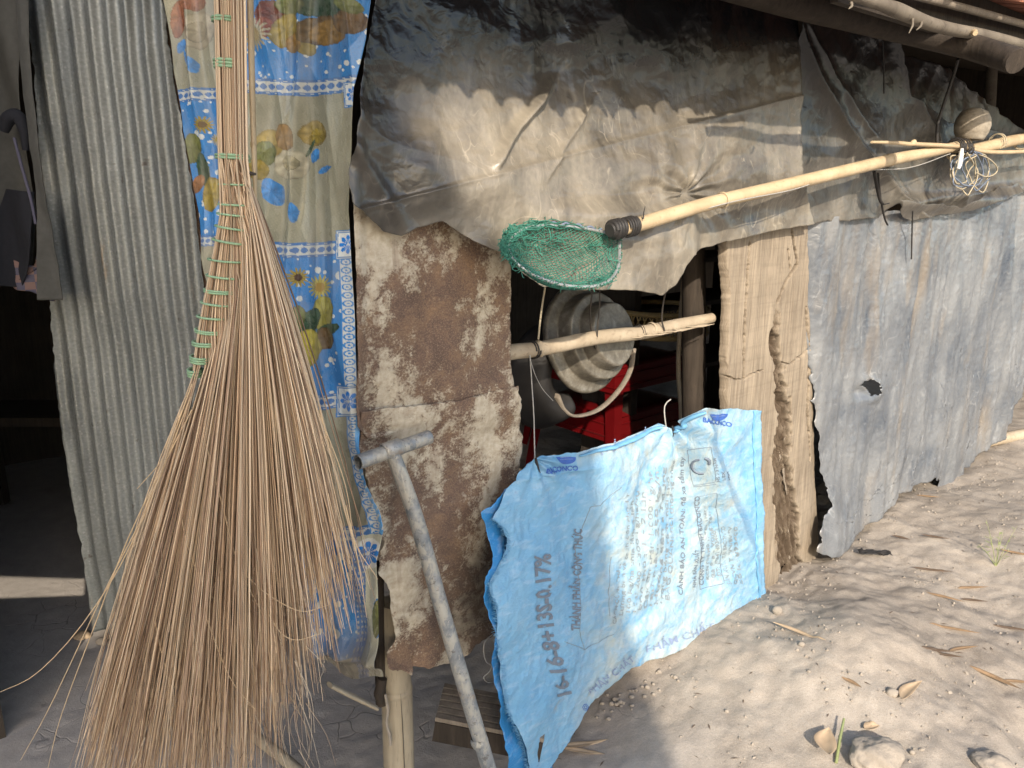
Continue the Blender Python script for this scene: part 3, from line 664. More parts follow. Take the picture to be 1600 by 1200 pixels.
# ------------------------------------------------------------------ rusty sheets
def rusty():
    def d1(s, z, px, py): return .012*fbm(s*4, z*3, 3, 3)+.022*crumple(s, z, 5, 6, 12)+.006*crumple(s, z, 20, 6, 13)+.012*sstep(575, 555, px)-.02*np.exp(-((py-640-.1*(px-700))/30)**2)*.4
    o = sheet('rusty_sheet', WALL, [(548, 310), (690, 310), (800, 370)], [(576, 686), (592, 686), (700, 652), (806, 620)], [(552, 400), (553, 500), (555, 600), (557, 665)], [(797, 400), (797, 500), (800, 580)], 120, 150, MAT['rust_a'], .022, d1, .0012, jag=1.2, seed=2, paint=lambda px, py: np.zeros(px.shape+(3,)))
    tag(o, 'rusty upper steel sheet with flaking cream paint between curtain and opening', 'metal sheet')
    def dark_blotch(px, py):  # darker blotch toward the lower right, thin dark streak at left
        d = np.exp(-((px-752-.1*(py-900))/75)**2)*sstep(800, 930, py+40*fbm(px*.012, py*.012, 3, 4))*sstep(1040, 990, py)+.5*sstep(12, 0, np.abs(px-612+.1*(py-800)))*sstep(730, 760, py)*sstep(860, 800, py)
        return np.repeat(np.clip(d+.3*d*fbm(px*.05, py*.05, 3, 6), 0, 1)[..., None], 3, -1)
    def d2(s, z, px, py): return .012*fbm(s*4, z*3, 3, 8)+.022*crumple(s, z, 5, 6, 15)+.006*crumple(s, z, 20, 6, 16)+.018*sstep(690, 640, py+.1*(px-700))+.03*sstep(930, 1050, py)*np.clip(pn(px*.02, py*.02, 3)+.3, 0, 1)
    o = sheet('rusty_sheet', WALL, [(556, 640), (700, 625), (800, 600)], [(603, 1040), (640, 1052), (642, 1040), (700, 1038), (742, 1006), (775, 985)], [(562, 700), (575, 760), (600, 850), (590, 895), (606, 912), (610, 960), (616, 1000), (604, 1015)], [(806, 640), (816, 700), (815, 780), (800, 880)], 120, 170, MAT['rust_b'], .008, d2, .0012, jag=3.0, seed=7, paint=dark_blotch)
    tag(o, 'torn lower rusty sheet with ragged bottom edge behind the zinc pipe', 'metal sheet')
    m = MB()
    tube('slat', wpath([(590, 880, -.06), (592, 960, -.06), (596, 1100, -.06)]), .014, MAT['dark_wood'], None, 6)
    o = bpy.data.objects['slat']; o.name = 'wood_lath'; tag(o, 'dark upright lath behind the torn rusty sheet and curtain edge', 'lath')
rusty()

# ------------------------------------------------------------------ tarps
def tarps():
    def offA(px, py):
        o = .035+.05*sstep(560, 760, px)*sstep(120, 330, py)
        o = o+.045*sstep(300, 340, py)*(1-sstep(1079, 1091, px))*sstep(800, 1000, px)
        o = o-.03*sstep(1079, 1091, px)*sstep(280, 330, py)
        o = o+.02*sstep(620, 550, px)
        return o
    def shade_dustA(px, py):  # dust thinned at top and left to paint in the eave and side shade
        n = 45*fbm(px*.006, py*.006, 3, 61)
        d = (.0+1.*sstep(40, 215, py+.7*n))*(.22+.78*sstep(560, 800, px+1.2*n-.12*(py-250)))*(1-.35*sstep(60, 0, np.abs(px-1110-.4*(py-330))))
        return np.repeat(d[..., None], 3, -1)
    def shade_dustB(px, py):  # eave shade painted in as thinner dust toward the top
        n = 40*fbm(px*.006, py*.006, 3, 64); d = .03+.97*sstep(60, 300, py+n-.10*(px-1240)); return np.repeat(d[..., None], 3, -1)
    def dspA(s, z, px, py):
        h = .014*fbm(s*1.6, z*1.6, 2, 31) + .034*crumple(s, z, 4.0, 9, 21, .3)
        h = h + .007*np.abs(pn(s*5+.6*z, z*1.6, 33))-.006*np.abs(pn(s*9-3*z, z*3+s, 34)) + .016*crumple(s, z, 12, 8, 5)+.015*crumple(s, z, 30, 9, 6)
        # long diagonal seam and folds that run from the tie points
        ln = py-(310-.258*(px-620)); h = h + .005*np.exp(-np.abs(ln)/3.)+.006*sstep(-2, 2, ln)*sstep(60, 0, ln)
        f1 = px-(852-.42*(py-120)+22*np.sin(py/55.)); h = h+.022*np.exp(-(f1/9)**2)*sstep(110, 150, py)*sstep(280, 240, py)
        f2 = px-(925-.6*(py-160)); h = h+.012*np.exp(-np.abs(f2)/8)*sstep(140, 180, py)*sstep(290, 250, py)
        f3 = py-(225+1.6*(px-548)); h = h+.012*np.exp(-(f3/22)**2)*sstep(690, 600, px)
        f4 = px-(572-.06*(py)); h = h+.005*np.exp(-(f4/8)**2)
        th = np.arctan2(py-302, px-1078); rr = np.hypot(px-1078, py-302); h = h+.009*np.sin(th*11+2*pn(rr*.03, th, 3))*np.exp(-rr/70)*sstep(2, 18, rr)-.02*np.exp(-(rr/16)**2)
        return h
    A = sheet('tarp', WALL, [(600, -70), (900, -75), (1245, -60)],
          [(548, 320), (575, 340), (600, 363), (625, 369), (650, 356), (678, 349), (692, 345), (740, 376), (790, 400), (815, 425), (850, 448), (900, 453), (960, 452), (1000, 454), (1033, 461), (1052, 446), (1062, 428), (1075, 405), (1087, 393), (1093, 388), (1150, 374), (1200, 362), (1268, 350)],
          [(588, 0), (570, 90), (557, 180), (546, 250), (543, 285)], [(1240, 20), (1242, 160), (1250, 260)], 380, 260, MAT['film_black'], offA, dspA, .0007, jag=1.2, seed=4, paint=shade_dustA)
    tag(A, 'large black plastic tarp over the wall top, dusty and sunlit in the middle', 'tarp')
    def dspB(s, z, px, py):
        h = .014*fbm(s*2, z*2, 2, 41)+.035*crumple(s, z, 4.5, 8, 61, .3)+.018*crumple(s, z, 12, 8, 8)+.010*crumple(s, z, 36, 8, 7)
        f1 = px-(1238+.33*(py-40)+.0011*(py-40)**2); h = h+.03*np.exp(-np.abs(f1)/12)
        f2 = px-(1395+.42*(py-70)); h = h+.025*np.exp(-np.abs(f2)/14)
        f3 = px-(1290+.62*(py-100)); h = h+.016*np.exp(-np.abs(f3)/12)
        h = h+.02*np.exp(-((py-318+.12*(px-1400))/10)**2)*sstep(1380, 1420, px)
        return h
    B = sheet('tarp', WALL, [(1236, -20), (1290, 10), (1395, 66), (1420, 150), (1480, 190), (1670, 225)],
          [(1258, 352), (1290, 346), (1370, 340), (1400, 318), (1415, 336), (1428, 342), (1460, 336), (1500, 327), (1550, 308), (1670, 285)],
          [(1240, 100), (1242, 220)], [], 230, 150, MAT['film_black2'], lambda px, py: .035+0*px, dspB, .0007, jag=1.5, seed=9, paint=shade_dustB)
    tag(B, 'creased black tarp under the pole eaves, right of the big tarp', 'tarp')
    Cc = sheet('tarp', WALL, [(1398, 84), (1425, 86), (1484, 110)], [(1420, 260), (1560, 260), (1680, 245)], [(1400, 150)], [(1510, 135), (1600, 200)], 90, 70, MAT['film_black2'], -.02, lambda s, z, px, py: .05*crumple(s, z, 5, 6, 71)+.02*fbm(s*2, z*2, 2, 3), .0007, jag=3, seed=12, paint=shade_dustB)
    tag(Cc, 'small triangular dark tarp flap behind the hanging cord at upper right', 'tarp')
    # torn strip with dark underside, below the pole at right
    T = sheet('torn_strip', WALL, [(1398, 312), (1440, 318), (1500, 322), (1545, 300), (1600, 285)], [(1420, 340), (1432, 346), (1470, 338), (1510, 332), (1550, 316), (1600, 300)], [(1408, 330)], [], 80, 20, MAT['film_black2'], .075, lambda s, z, px, py: .03*crumple(s, z, 12, 6, 51)+.02*np.sin((py-300)/9.), .0007, jag=3, seed=14, paint=shade_dustB)
    tag(T, 'torn curled edge of black film above the grey tarp', 'film strip')
    def dspD(s, z, px, py):
        h = .022*fbm(s*2.2, z*.7, 2, 81)+.030*crumple(s*1.5, z*.45, 5, 8, 82, .2)-.020*np.abs(pn(s*5, z*.6, 88))-.010*np.abs(pn(s*14, z*1.6, 89))+.034*crumple(s*1.3, z*.7, 11, 9, 83)+.036*crumple(s, z, 26, 9, 84)
        f1 = px-(1372+4*np.sin(py/50.)); h = h+.018*np.exp(-np.abs(f1)/6)*sstep(330, 400, py)
        f2 = px-1573; h = h+.03*np.exp(-np.abs(f2+.03*(py-400))/8)
        f3 = px-(1447+3*np.sin(py/40.)); h = h+.010*np.exp(-np.abs(f3)/5)
        h = h-.03*sstep(1285, 1262, px)*sstep(700, 600, py)+.05*sstep(740, 860, py)*sstep(1400, 1262, px)
        q = np.hypot(px-1352, (py-610)); h = h+.012*np.exp(-((q-15)/7)**2)*sstep(1340, 1360, px)-.02*np.exp(-(np.hypot(px-1347, py-615)/9)**2)
        ln = py-(850-.35*(px-1262)); return h
    def hole(px, py):
        a = (np.hypot((px-1357)/10, (py-606)/13+.3*pn(px*.12, py*.12, 4)) < 1) & (np.hypot((px-1346)/11, (py-616)/13) > 1)
        fl = (py > 742+.25*(1510-px)) & (px > 1460) & (px < 1473)
        return a | fl
    D = sheet('tarp', WALL, [(1262, 347), (1300, 338), (1400, 330), (1500, 312), (1570, 296), (1680, 275)],
          [(1263, 858), (1283, 864), (1302, 861), (1340, 830), (1400, 782), (1440, 757), (1468, 744), (1474, 765), (1508, 756), (1512, 738), (1540, 706), (1562, 690), (1600, 610), (1680, 560)],
          [(1266, 480), (1274, 600), (1280, 690), (1293, 760), (1290, 790), (1268, 830)], [(1678, 400)], 240, 260, MAT['film_grey'], lambda px, py: .03+0*px, dspD, .0007, hole=hole, jag=4., seed=20)
    tag(D, 'grey blue weathered plastic tarp with one hole, right of the wooden post', 'tarp')
    # straps on the tarps
    for nm, pts, r in (('strap', [(1366, 268, .10), (1372, 300, .09), (1378, 318, .095), (1388, 318, .1)], .006), ('strap', [(1372, 270, .095), (1376, 310, .085), (1382, 340, .08), (1387, 352, .075)], .0035)):
        o = tube(nm, wpath(pts), r, MAT['rubber'], None, 6, .4, n=14)
        tag(o, 'black rubber strap hanging from the net pole at the tarp seam' if r > .005 else 'thin black strip trailing down beside the rubber strap on the tarp', 'strap')
    o = tube('wire_tie', wpath([(1426, 330, .09), (1425, 360, .07), (1424, 405, .065)]), .0028, MAT['rubber'], None, 5, n=8); tag(o, 'thin black tie hanging down over the grey tarp top', 'tie')
    o = tube('wire_tie', wpath([(1379, 62, .06), (1381, 100, .06), (1381, 146, .06)]), .003, MAT['rubber'], None, 5, n=8); tag(o, 'short dark tie on the shaded tarp under the eave', 'tie')
    o = tube('cord', wpath([(1497, 92, .2), (1489, 120, .17), (1474, 165, .15), (1465, 195, .14), (1464, 222, .14)]), .0055, MAT['rubber'], None, 7, n=20); tag(o, 'black cord hanging from the eave log to the bamboo pole joint', 'cord')
tarps()

# ------------------------------------------------------------------ wooden post
def post():
    E = empty('wooden_post', WALL.w(1.25, -.08, 0), 'broad weathered cracked plank post with rotten split, right of the opening', 'post')
    def rotx(py): return np.interp(py, [350, 480, 560, 640, 700, 780, 860, 930], [1228, 1212, 1214, 1226, 1222, 1226, 1234, 1240])
    def depth(px, py):
        w = np.interp(py, [460, 500, 560, 600, 660, 720, 800, 930], [0, 2, 5, 7, 9, 12, 16, 19])
        wob = 5*pn(px*.0, py*.035, 3)+3*pn(px*.0, py*.11, 5)
        d = np.abs(px-rotx(py)-wob*(py > 480))+3.5*pn(px*.35, py*.025, 17)+1.5*pn(px*.7, py*.08, 18)
        g = np.where(w > 0, sstep(w+3, np.maximum(w-2, .01), d), 0)*sstep(470, 540, py)
        ragged = .35+.5*np.abs(pn(px*.33, py*.02, 7))*1.6+.25*pn(px*.8, py*.05, 9)
        h = -.05*g*ragged
        for pts, ww, dp in (([(1172, 378), (1166, 470), (1163, 520), (1162, 590)], 1.6, .02), ([(1237, 358), (1246, 412), (1228, 440), (1213, 475)], 1.8, .022), ([(1260, 480), (1265, 560), (1262, 640), (1268, 720)], 2., .015), ([(1137, 588), (1150, 593), (1164, 592), (1176, 584), (1192, 578)], 1.0, .006), ([(1222, 566), (1234, 569), (1244, 560), (1254, 556), (1262, 545)], 1.1, .007), ([(1232, 390), (1235, 420)], 1.2, .008)):
            p = polyl(pts, 30); dd = np.full(px.shape, 1e9)
            for a, b in zip(p[:-1], p[1:]):
                t = np.clip(((px-a[0])*(b[0]-a[0])+(py-a[1])*(b[1]-a[1]))/((b-a) @ (b-a)), 0, 1)
                dd = np.minimum(dd, np.hypot(px-a[0]-t*(b[0]-a[0]), py-a[1]-t*(b[1]-a[1])))
            dd = dd+1.0*pn(px*.12, py*.12, 11)+.5*pn(px*.4, py*.2, 12)
            h = np.minimum(h, h-dp*2.4*sstep(ww*.8+.5, ww*.35, dd))
        hl = np.hypot((px-1208)/7, (py-535)/22) ; h = h-.07*sstep(1.15, .7, hl)
        h2 = np.hypot((px-1219)/8, (py-628)/16); h = h-.06*sstep(1.15, .7, h2)
        return h
    def dsp(s, z, px, py):
        return depth(px, py)+.004*fbm(s*9, z*1.2, 3, 2)-.03*sstep(1262, 1290, px)*sstep(520, 760, py)-.010*sstep(1142, 1134, px)
    nu, nv = 250, 560
    g = coons([(1137, 340), (1262, 335)], [(1196, 960), (1296, 940)], [(1138, 400), (1142, 480), (1138, 560), (1139, 640), (1152, 720), (1180, 850)], [(1264, 480), (1270, 600), (1282, 740), (1290, 860)], nu, nv, 1.3, 5)
    px, py = g[..., 0], g[..., 1]; p = WALL.at(px, py, .012); s, z = WALL.st(p); dep = depth(px, py); p = p+WALL.n*dsp(s, z, px, py)[..., None]
    V = p.reshape(-1, 3); idx = np.arange(len(V)).reshape(nv+1, nu+1); ring = np.concatenate([idx[0, :-1], idx[:-1, -1], idx[-1, :0:-1], idx[:0:-1, 0]])
    back = V[ring].copy(); back = back-WALL.n*((back-WALL.p0) @ WALL.n+.022)[:, None]+WALL.d*.0
    m = len(ring); i = np.arange(m); skirt = np.stack([ring, ring[(i+1) % m], len(V)+(i+1) % m, len(V)+i], -1)
    wear = np.clip(-dep/.018, 0, 1)*(np.abs(px-rotx(py)) < 30); wear = np.concatenate([wear.reshape(-1), np.full(m, .3)]); uv = np.concatenate([np.stack([s, z], -1).reshape(-1, 2), np.stack([s, z], -1).reshape(-1, 2)[ring]+[.03, 0]])
    cxx = (px[:-1, :-1]+px[1:, 1:])/2; cyy = (py[:-1, :-1]+py[1:, 1:])/2; rg = .25*pn(cxx*.3, cyy*.12, 66)
    gone = (np.hypot((cxx-1208)/5.5, (cyy-533)/20)+rg < .8) | (np.hypot((cxx-1219)/7, (cyy-627)/14)+rg < .8) | (np.hypot((cxx-1214)/3.5, (cyy-572)/18)+rg < .7) | (np.hypot((cxx-1232)/4, (cyy-890)/12)+rg < .7)
    o = mesh_np('face_board', np.concatenate([V, back]), np.concatenate([grid_faces(nu, nv, ~gone), skirt]), MAT['plank'], E, uv=uv, col=np.repeat(wear[:, None], 3, -1))
    mb = MB(); mb.box(wpt(1215, 640, -.11), WALL.d*.2, WALL.n*.12, (0, 0, 1.6)); mb.build('heartwood', MAT['dark_wood'], E, smooth=False)
    lat = MB()
    for i in range(46):
        py = random.uniform(640, 915); x = float(rotx(py))+random.uniform(-13, 15)*min(1, (py-560)/250); l = random.uniform(12, 45)
        dz = random.uniform(-.05, -.01); lat.tube(wpath([(x, py-l/2, dz), (x+random.uniform(-3, 3), py, dz+.008), (x+random.uniform(-4, 4), py+l/2, dz-.004)]), [.001, .0045, .001], 4)
    r = lat.build('rot_splinters', MAT['grey_wood'], E); r['kind'] = 'stuff'
post()

# ------------------------------------------------------------------ inside the opening
def inside():
    o = tube('inner_post', wpath([(1082, 330, -.18), (1084, 450, -.18), (1084, 600, -.18), (1086, 760, -.18)]), [.036, .038, .04, .042], MAT['dark_wood'], None, 10, n=10); tag(o, 'dark upright post inside the opening left of the broad plank post', 'post')
    o = tube('split_bamboo', wpath([(1070, 420, -.26), (1060, 560, -.26), (1064, 640, -.26), (1066, 740, -.26)]), .02, MAT['bamboo_grey'], None, 8, .4, n=10); tag(o, 'yellowish split bamboo strip behind the dark inner post', 'bamboo strip')
    # bamboo rod with its nodes
    R = empty('bamboo_rod', wpt(800, 556, -.05), 'horizontal bamboo rod hung by wires across the dark opening', 'bamboo rod')
    p = wpath([(770, 556, -.03), (800, 550, -.04), (850, 544, -.045), (930, 528, -.05), (1000, 520, -.055), (1060, 508, -.06), (1112, 497, -.065)])
    tube('culm', p, [.0195, .0195, .019, .0195, .02, .02, .016], MAT['bamboo_grey'], R, 12, n=30)
    for a, b in ((842, 545), (998, 519), (1018, 515)):
        c = wpt(a, b, -.046 if a < 900 else -.056); d = (p[-1]-p[0])/np.linalg.norm(p[-1]-p[0]); mb = MB(); mb.tube([c-d*.005, c-d*.001, c+d*.001, c+d*.005], [.0195, .0222, .0222, .0195], 12, caps=False); mb.build('node', MAT['bamboo_grey'], R)
    mb = MB()
    for i in range(10):
        x = 985+i*11; mb.tube(wpath([(x, 528-.2*(x-990)+random.uniform(-2, 3), -.035), (x+14, 527-.2*(x-990)+random.uniform(-3, 3), -.034), (x+32, 522-.2*(x-990)+random.uniform(-2, 4), -.036)]), [.001, .003, .001], 4)
    s = mb.build('splinters', MAT['bamboo_grey'], R); s['kind'] = 'stuff'
    def loop(px, py, o): 
        c = wpt(px, py, o); d = (p[-1]-p[0])/np.linalg.norm(p[-1]-p[0]); u = np.cross(d, [0, 0, 1.]); u /= np.linalg.norm(u); v = np.cross(u, d)
        return [c+.0215*(math.cos(t)*u+math.sin(t)*v)+d*.0012*t for t in np.linspace(0, 4*math.pi, 36)]
    tube('tie_ring', loop(829, 547, -.045), .0022, MAT['rubber'], R, 5); tube('tie_ring', loop(996, 519, -.055), .0012, MAT['wire'], R, 5)
    for lab, pts, r in (('pale wire from the tarp holding up the left end of the bamboo rod', [(853, 440, -.01), (846, 485, -.025), (841, 530, -.03)], .0026),
                   ('double wire hanger in front of the dented basin', [(936, 440, -.01), (937, 470, -.02), (934, 510, -.025), (931, 545, -.05), (926, 528, -.07), (922, 490, -.03), (928, 440, -.01)], .0022),
                   ('bent pale wire from the tarp tip to the right end of the bamboo rod', [(1040, 456, .02), (1036, 475, -.01), (1034, 500, -.03), (1038, 516, -.035), (1036, 524, -.06)], .0024)):
        o = tube('wire_hanger', wpath(pts), r, MAT['wire_tan'] if r > .0025 else MAT['wire'], None, 6, n=24); tag(o, lab, 'wire')
    o = tube('string', wpath([(828, 555, -.02), (831, 600, -.015), (834, 650, 0.), (835, 690, .02), (836, 728, .035)]), .0016, MAT['wire_pale'], None, 5, n=20); tag(o, 'long pale string from the bamboo rod down to the blue sack corner', 'string')
    o = tube('string', wpath([(828, 560, -.02), (836, 585, -.01), (848, 608, -.01), (864, 626, -.012)]), .002, MAT['wire_pale'], None, 5, .4, n=14); tag(o, 'short loose string end below the bamboo rod', 'string')
    o = tube('wire_hook', wpath([(1048, 624, .03), (1041, 630, .03), (1038, 640, .03), (1040, 662, .04), (1044, 680, .05)]), .002, MAT['wire_pale'], None, 5, n=14); tag(o, 'bent wire hook holding the top hem of the blue sack', 'wire hook')
    # dented basin: concentric steps, torn outer rim
    c = wpt(924, 527, -.20); ax = WALL.n*.86+WALL.d*.10+np.array([0, 0, .22]); ax = ax/np.linalg.norm(ax)
    B = empty('dented_basin', c-np.array([0, 0, .13]), 'round dented aluminium basin with stepped rings hanging behind the bamboo rod', 'basin')
    def wob(a, r): return .02*np.sin(2*a+1)+.012*np.sin(5*a+r*40)+.01*np.sin(3*a)
    prof = [(.140, -.026), (.146, -.025), (.148, -.021), (.147, -.016), (.143, -.014), (.141, -.0145), (.122, -.008), (.119, -.007), (.118, -.004), (.116, .016), (.115, .022), (.113, .024), (.110, .0235), (.094, .026), (.090, .027), (.089, .030), (.084, .052), (.082, .056), (.079, .057), (.074, .056), (.04, .060), (.02, .061), (.001, .061)]
    prof = [(a*1.1, b*1.5) for a, b in prof]
    V, Fq = lathe_data(prof, c, ax, 64, wob)
    # torn slot on the right side of the rings
    k = 64; ring = np.arange(len(Fq))//k; col = np.arange(len(Fq)) % k
    uu = np.cross(ax, [0, 0, 1.]); rel = V-c; ang = np.arctan2(rel @ np.cross(uu/np.linalg.norm(uu), ax), rel @ (uu/np.linalg.norm(uu)))
    fa = ang[Fq[:, 0]]
    rightside = np.abs(np.angle(np.exp(1j*(fa-(ang[np.argmax(rel @ WALL.d)]+.25)))))
    kill = (rightside < .8) & (ring >= 4) & (ring <= 8)
    kill |= (rightside < .40) & (ring >= 11) & (ring <= 12)
    mb = MB(); mb.add(V, Fq[~kill]); o = mb.build('basin_body', MAT['alu'], B); md = o.modifiers.new('thickness', 'SOLIDIFY'); md.thickness = .002
    V, Fq = lathe_data([(.158+.004*math.cos(t), -.033+.004*math.sin(t)) for t in np.linspace(0, 2*math.pi, 7)], c, ax, 64, wob); mb = MB(); mb.add(V, Fq); mb.build('rim', MAT['alu'], B)
    # black rubber bucket cut from a tyre with its strap
    K = empty('rubber_bucket', wpt(860, 650, -.26), 'black rubber bucket with a wide curved strap below the dented basin', 'bucket')
    t = np.linspace(0, 1, 26)
    ctr = wpt(862, 592, -.27); d = WALL.d; up = np.array([0, 0, 1.])
    g = []; nu, nv = 30, 16
    for i in range(nv+1):
        f = i/nv; row = []
        for j in range(nu+1):
            a = math.pi*(.47+1.13*j/nu); ro = .165; ri = .058+.012*math.sin(a)
            rr = ri+(ro-ri)*f
            cx = .035-.035*f*.6; row.append(ctr+d*(cx+rr*math.cos(a)*.92)+up*(rr*math.sin(a)*1.0+.0)+WALL.n*(.055*math.sin(math.pi*min(1, f*1.0))+.02-.06*f))
        g.append(row)
    o = mesh_np('bucket_wall', np.array(g), grid_faces(nu, nv), MAT['rubber'], K); md = o.modifiers.new('thickness', 'SOLIDIFY'); md.thickness = .005
    tube('strap_handle', wpath([(868, 618, -.23), (880, 640, -.23), (900, 650, -.23), (935, 640, -.235), (965, 612, -.25), (984, 580, -.28), (990, 545, -.3)]), [.02, .014, .011, .011, .011, .01, .01], MAT['grey_wood'], K, 8, .45, n=36)
    # stack of red plastic stools
    base = WALL.at(955., 575., -1.05); base[2] -= .50
    def stool(z, lab, first=None):
        q = base+np.array([0, 0, z])
        E = empty('plastic_stool', q, lab, 'stool', 'stacked red plastic stools')
        W, H = .25, .46
        mb = MB(); n = 9; gg = np.linspace(-1, 1, n); X, Y = np.meshgrid(gg, gg)
        sq = 1-.06*(X*X*Y*Y); V = q+(X*W*sq)[..., None]*WALL.d+(Y*W*sq)[..., None]*WALL.n+np.array([0, 0, 1.])*(H-.012*np.maximum(np.abs(X), np.abs(Y))**6)[..., None]
        mb.add(V.reshape(-1, 3), grid_faces(n-1, n-1)[:, ::-1]); s_ = mb.build('seat', MAT['red'], E); md = s_.modifiers.new('thickness', 'SOLIDIFY'); md.thickness = .004
        mb = MB()
        for zz, w2 in ((H-.035, 1.03), (H-.085, 1.06)):
            c = [q+WALL.d*(sx*W*w2)+WALL.n*(sy*W*w2)+np.array([0, 0, zz]) for sx, sy in ((-1, -1), (1, -1), (1, 1), (-1, 1), (-1, -1))]
            mb.tube(polyl3(c, 33), .0035, 6)
        c0 = [(sx, sy) for sx, sy in ((-1, -1), (1, -1), (1, 1), (-1, 1), (-1, -1))]
        for (a, b), (e, f) in zip(c0[:-1], c0[1:]):
            mb.add([q+WALL.d*a*W+WALL.n*b*W+up*(H-.01), q+WALL.d*e*W+WALL.n*f*W+up*(H-.01), q+WALL.d*e*W*1.06+WALL.n*f*W*1.06+up*(H-.11), q+WALL.d*a*W*1.06+WALL.n*b*W*1.06+up*(H-.11)], [[0, 1, 2, 3]])
        mb.build('apron', MAT['red'], E, smooth=False)
        for sx in (-1, 1):
            for sy in (-1, 1):
                mb = MB(); a = q+WALL.d*sx*W+WALL.n*sy*W+up*(H-.09); b = q+WALL.d*sx*W*1.18+WALL.n*sy*W*1.18
                for dx, dy in ((WALL.d*-sx, .0), (WALL.n*-sy, 0.)):
                    w1 = np.asarray(dx)*.055; w2 = np.asarray(dx)*.038
                    mb.add([a, a+w1, b+w2, b], [[0, 1, 2, 3]])
                l_ = mb.build('leg', MAT['red'], E, smooth=False); md = l_.modifiers.new('thickness', 'SOLIDIFY'); md.thickness = .004
        return E
    stool(-.1, 'bottom red plastic stool of the stack inside, legs showing above the blue sack')
    stool(.12, 'topmost red plastic stool of the stack behind the dented basin')
    # red bucket with wicker lip, left
    c = wpt(868, 560, -.62); V, Fq = lathe_data([(.075, -.16), (.10, .0), (.102, .01), (.097, .01), (.07, -.15)], c, (0, 0, 1), 32); mb = MB(); mb.add(V, Fq); 
    E = empty('red_bucket', c-np.array([0, 0, .16]), 'small dark red bucket with a yellow wicker rim left of the basin', 'bucket'); mb.build('bucket_wall', MAT['red_dark'], E)
    mb = MB(); mb.tube([c+np.array([.104*math.cos(a), .104*math.sin(a), .012]) for a in np.linspace(0, 2*math.pi, 40)], .011, 8, caps=False); mb.build('wicker_rim', MAT['wicker'], E)
    # lattice basket, right
    c = wpt(1030, 500, -.75); E = empty('lattice_basket', c-np.array([0, 0, .1]), 'woven bamboo basket with lattice sides behind the right end of the rod', 'basket')
    for zz in (.05, -.045):
        mb = MB(); mb.tube([c+np.array([.2*math.cos(a), .2*math.sin(a), zz]) for a in np.linspace(0, 2*math.pi, 50)], .011, 8, caps=False); mb.build('hoop', MAT['wicker'], E)
    mb = MB()
    for i in range(46):
        a = i/46*2*math.pi
        for sg in (-1, 1): mb.tube([c+np.array([.2*math.cos(a+sg*t*.2), .2*math.sin(a+sg*t*.2), -.045+.095*t]) for t in (0, .5, 1)], .0035, 4, caps=False)
    o = mb.build('lattice', MAT['wicker'], E); o['kind'] = 'stuff'
    mb = MB(); V, Fq = lathe_data([(.2, -.05), (.17, -.2), (.01, -.21)], c, (0, 0, 1), 32); mb.add(V, Fq); mb.build('basket_body', MAT['wicker'], E)
    # bright odds and ends deep inside, seen beside the post
    for nm, px, py, o_, rr, hh, mat, lab, cat in (('red_tub', 1120, 400, -.9, .09, .13, 'red', 'red plastic tub deep inside beside the plank post', 'tub'), ('green_bowl', 1126, 466, -.8, .055, .03, 'clutter_green', 'green plastic bowl on a shelf inside, beside the plank post', 'bowl'), ('white_cup', 1117, 492, -.72, .035, .05, 'clutter_white', 'white cup below the green bowl inside', 'cup'), ('grey_pot', 1128, 590, -.7, .12, .2, 'alu', 'dull grey pot standing inside beside the plank post', 'pot')):
        c = wpt(px, py, o_); V, Fq = lathe_data([(.001, -hh/2), (rr*.75, -hh/2), (rr*.85, -hh*.2), (rr, hh/2), (rr*1.06, hh/2), (rr*1.04, hh/2-.008), (rr*.9, hh/2-.01), (rr*.7, -hh/2+.01)], c, (0, 0, 1), 24); mb = MB(); mb.add(V, Fq); o = mb.build(nm, MAT[mat]); tag(o, lab, cat)
    E = empty('shelf', WALL.w(1.2, .2, -1.0), 'dark wooden shelf deep inside behind the plank post', 'shelf')
    for zz in (1.05, .85, .55):
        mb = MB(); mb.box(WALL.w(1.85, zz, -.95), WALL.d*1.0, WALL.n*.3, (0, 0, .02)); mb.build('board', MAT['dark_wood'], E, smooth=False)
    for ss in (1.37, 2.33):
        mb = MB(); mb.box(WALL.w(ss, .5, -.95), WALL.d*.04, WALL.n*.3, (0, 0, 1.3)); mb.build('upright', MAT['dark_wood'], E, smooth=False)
def polyl3(P, n):
    P = np.array(P); L = np.concatenate([[0], np.cumsum(np.linalg.norm(P[1:]-P[:-1], axis=1))]); t = np.linspace(0, L[-1], n)
    return np.stack([np.interp(t, L, P[:, i]) for i in range(3)], -1)
inside()

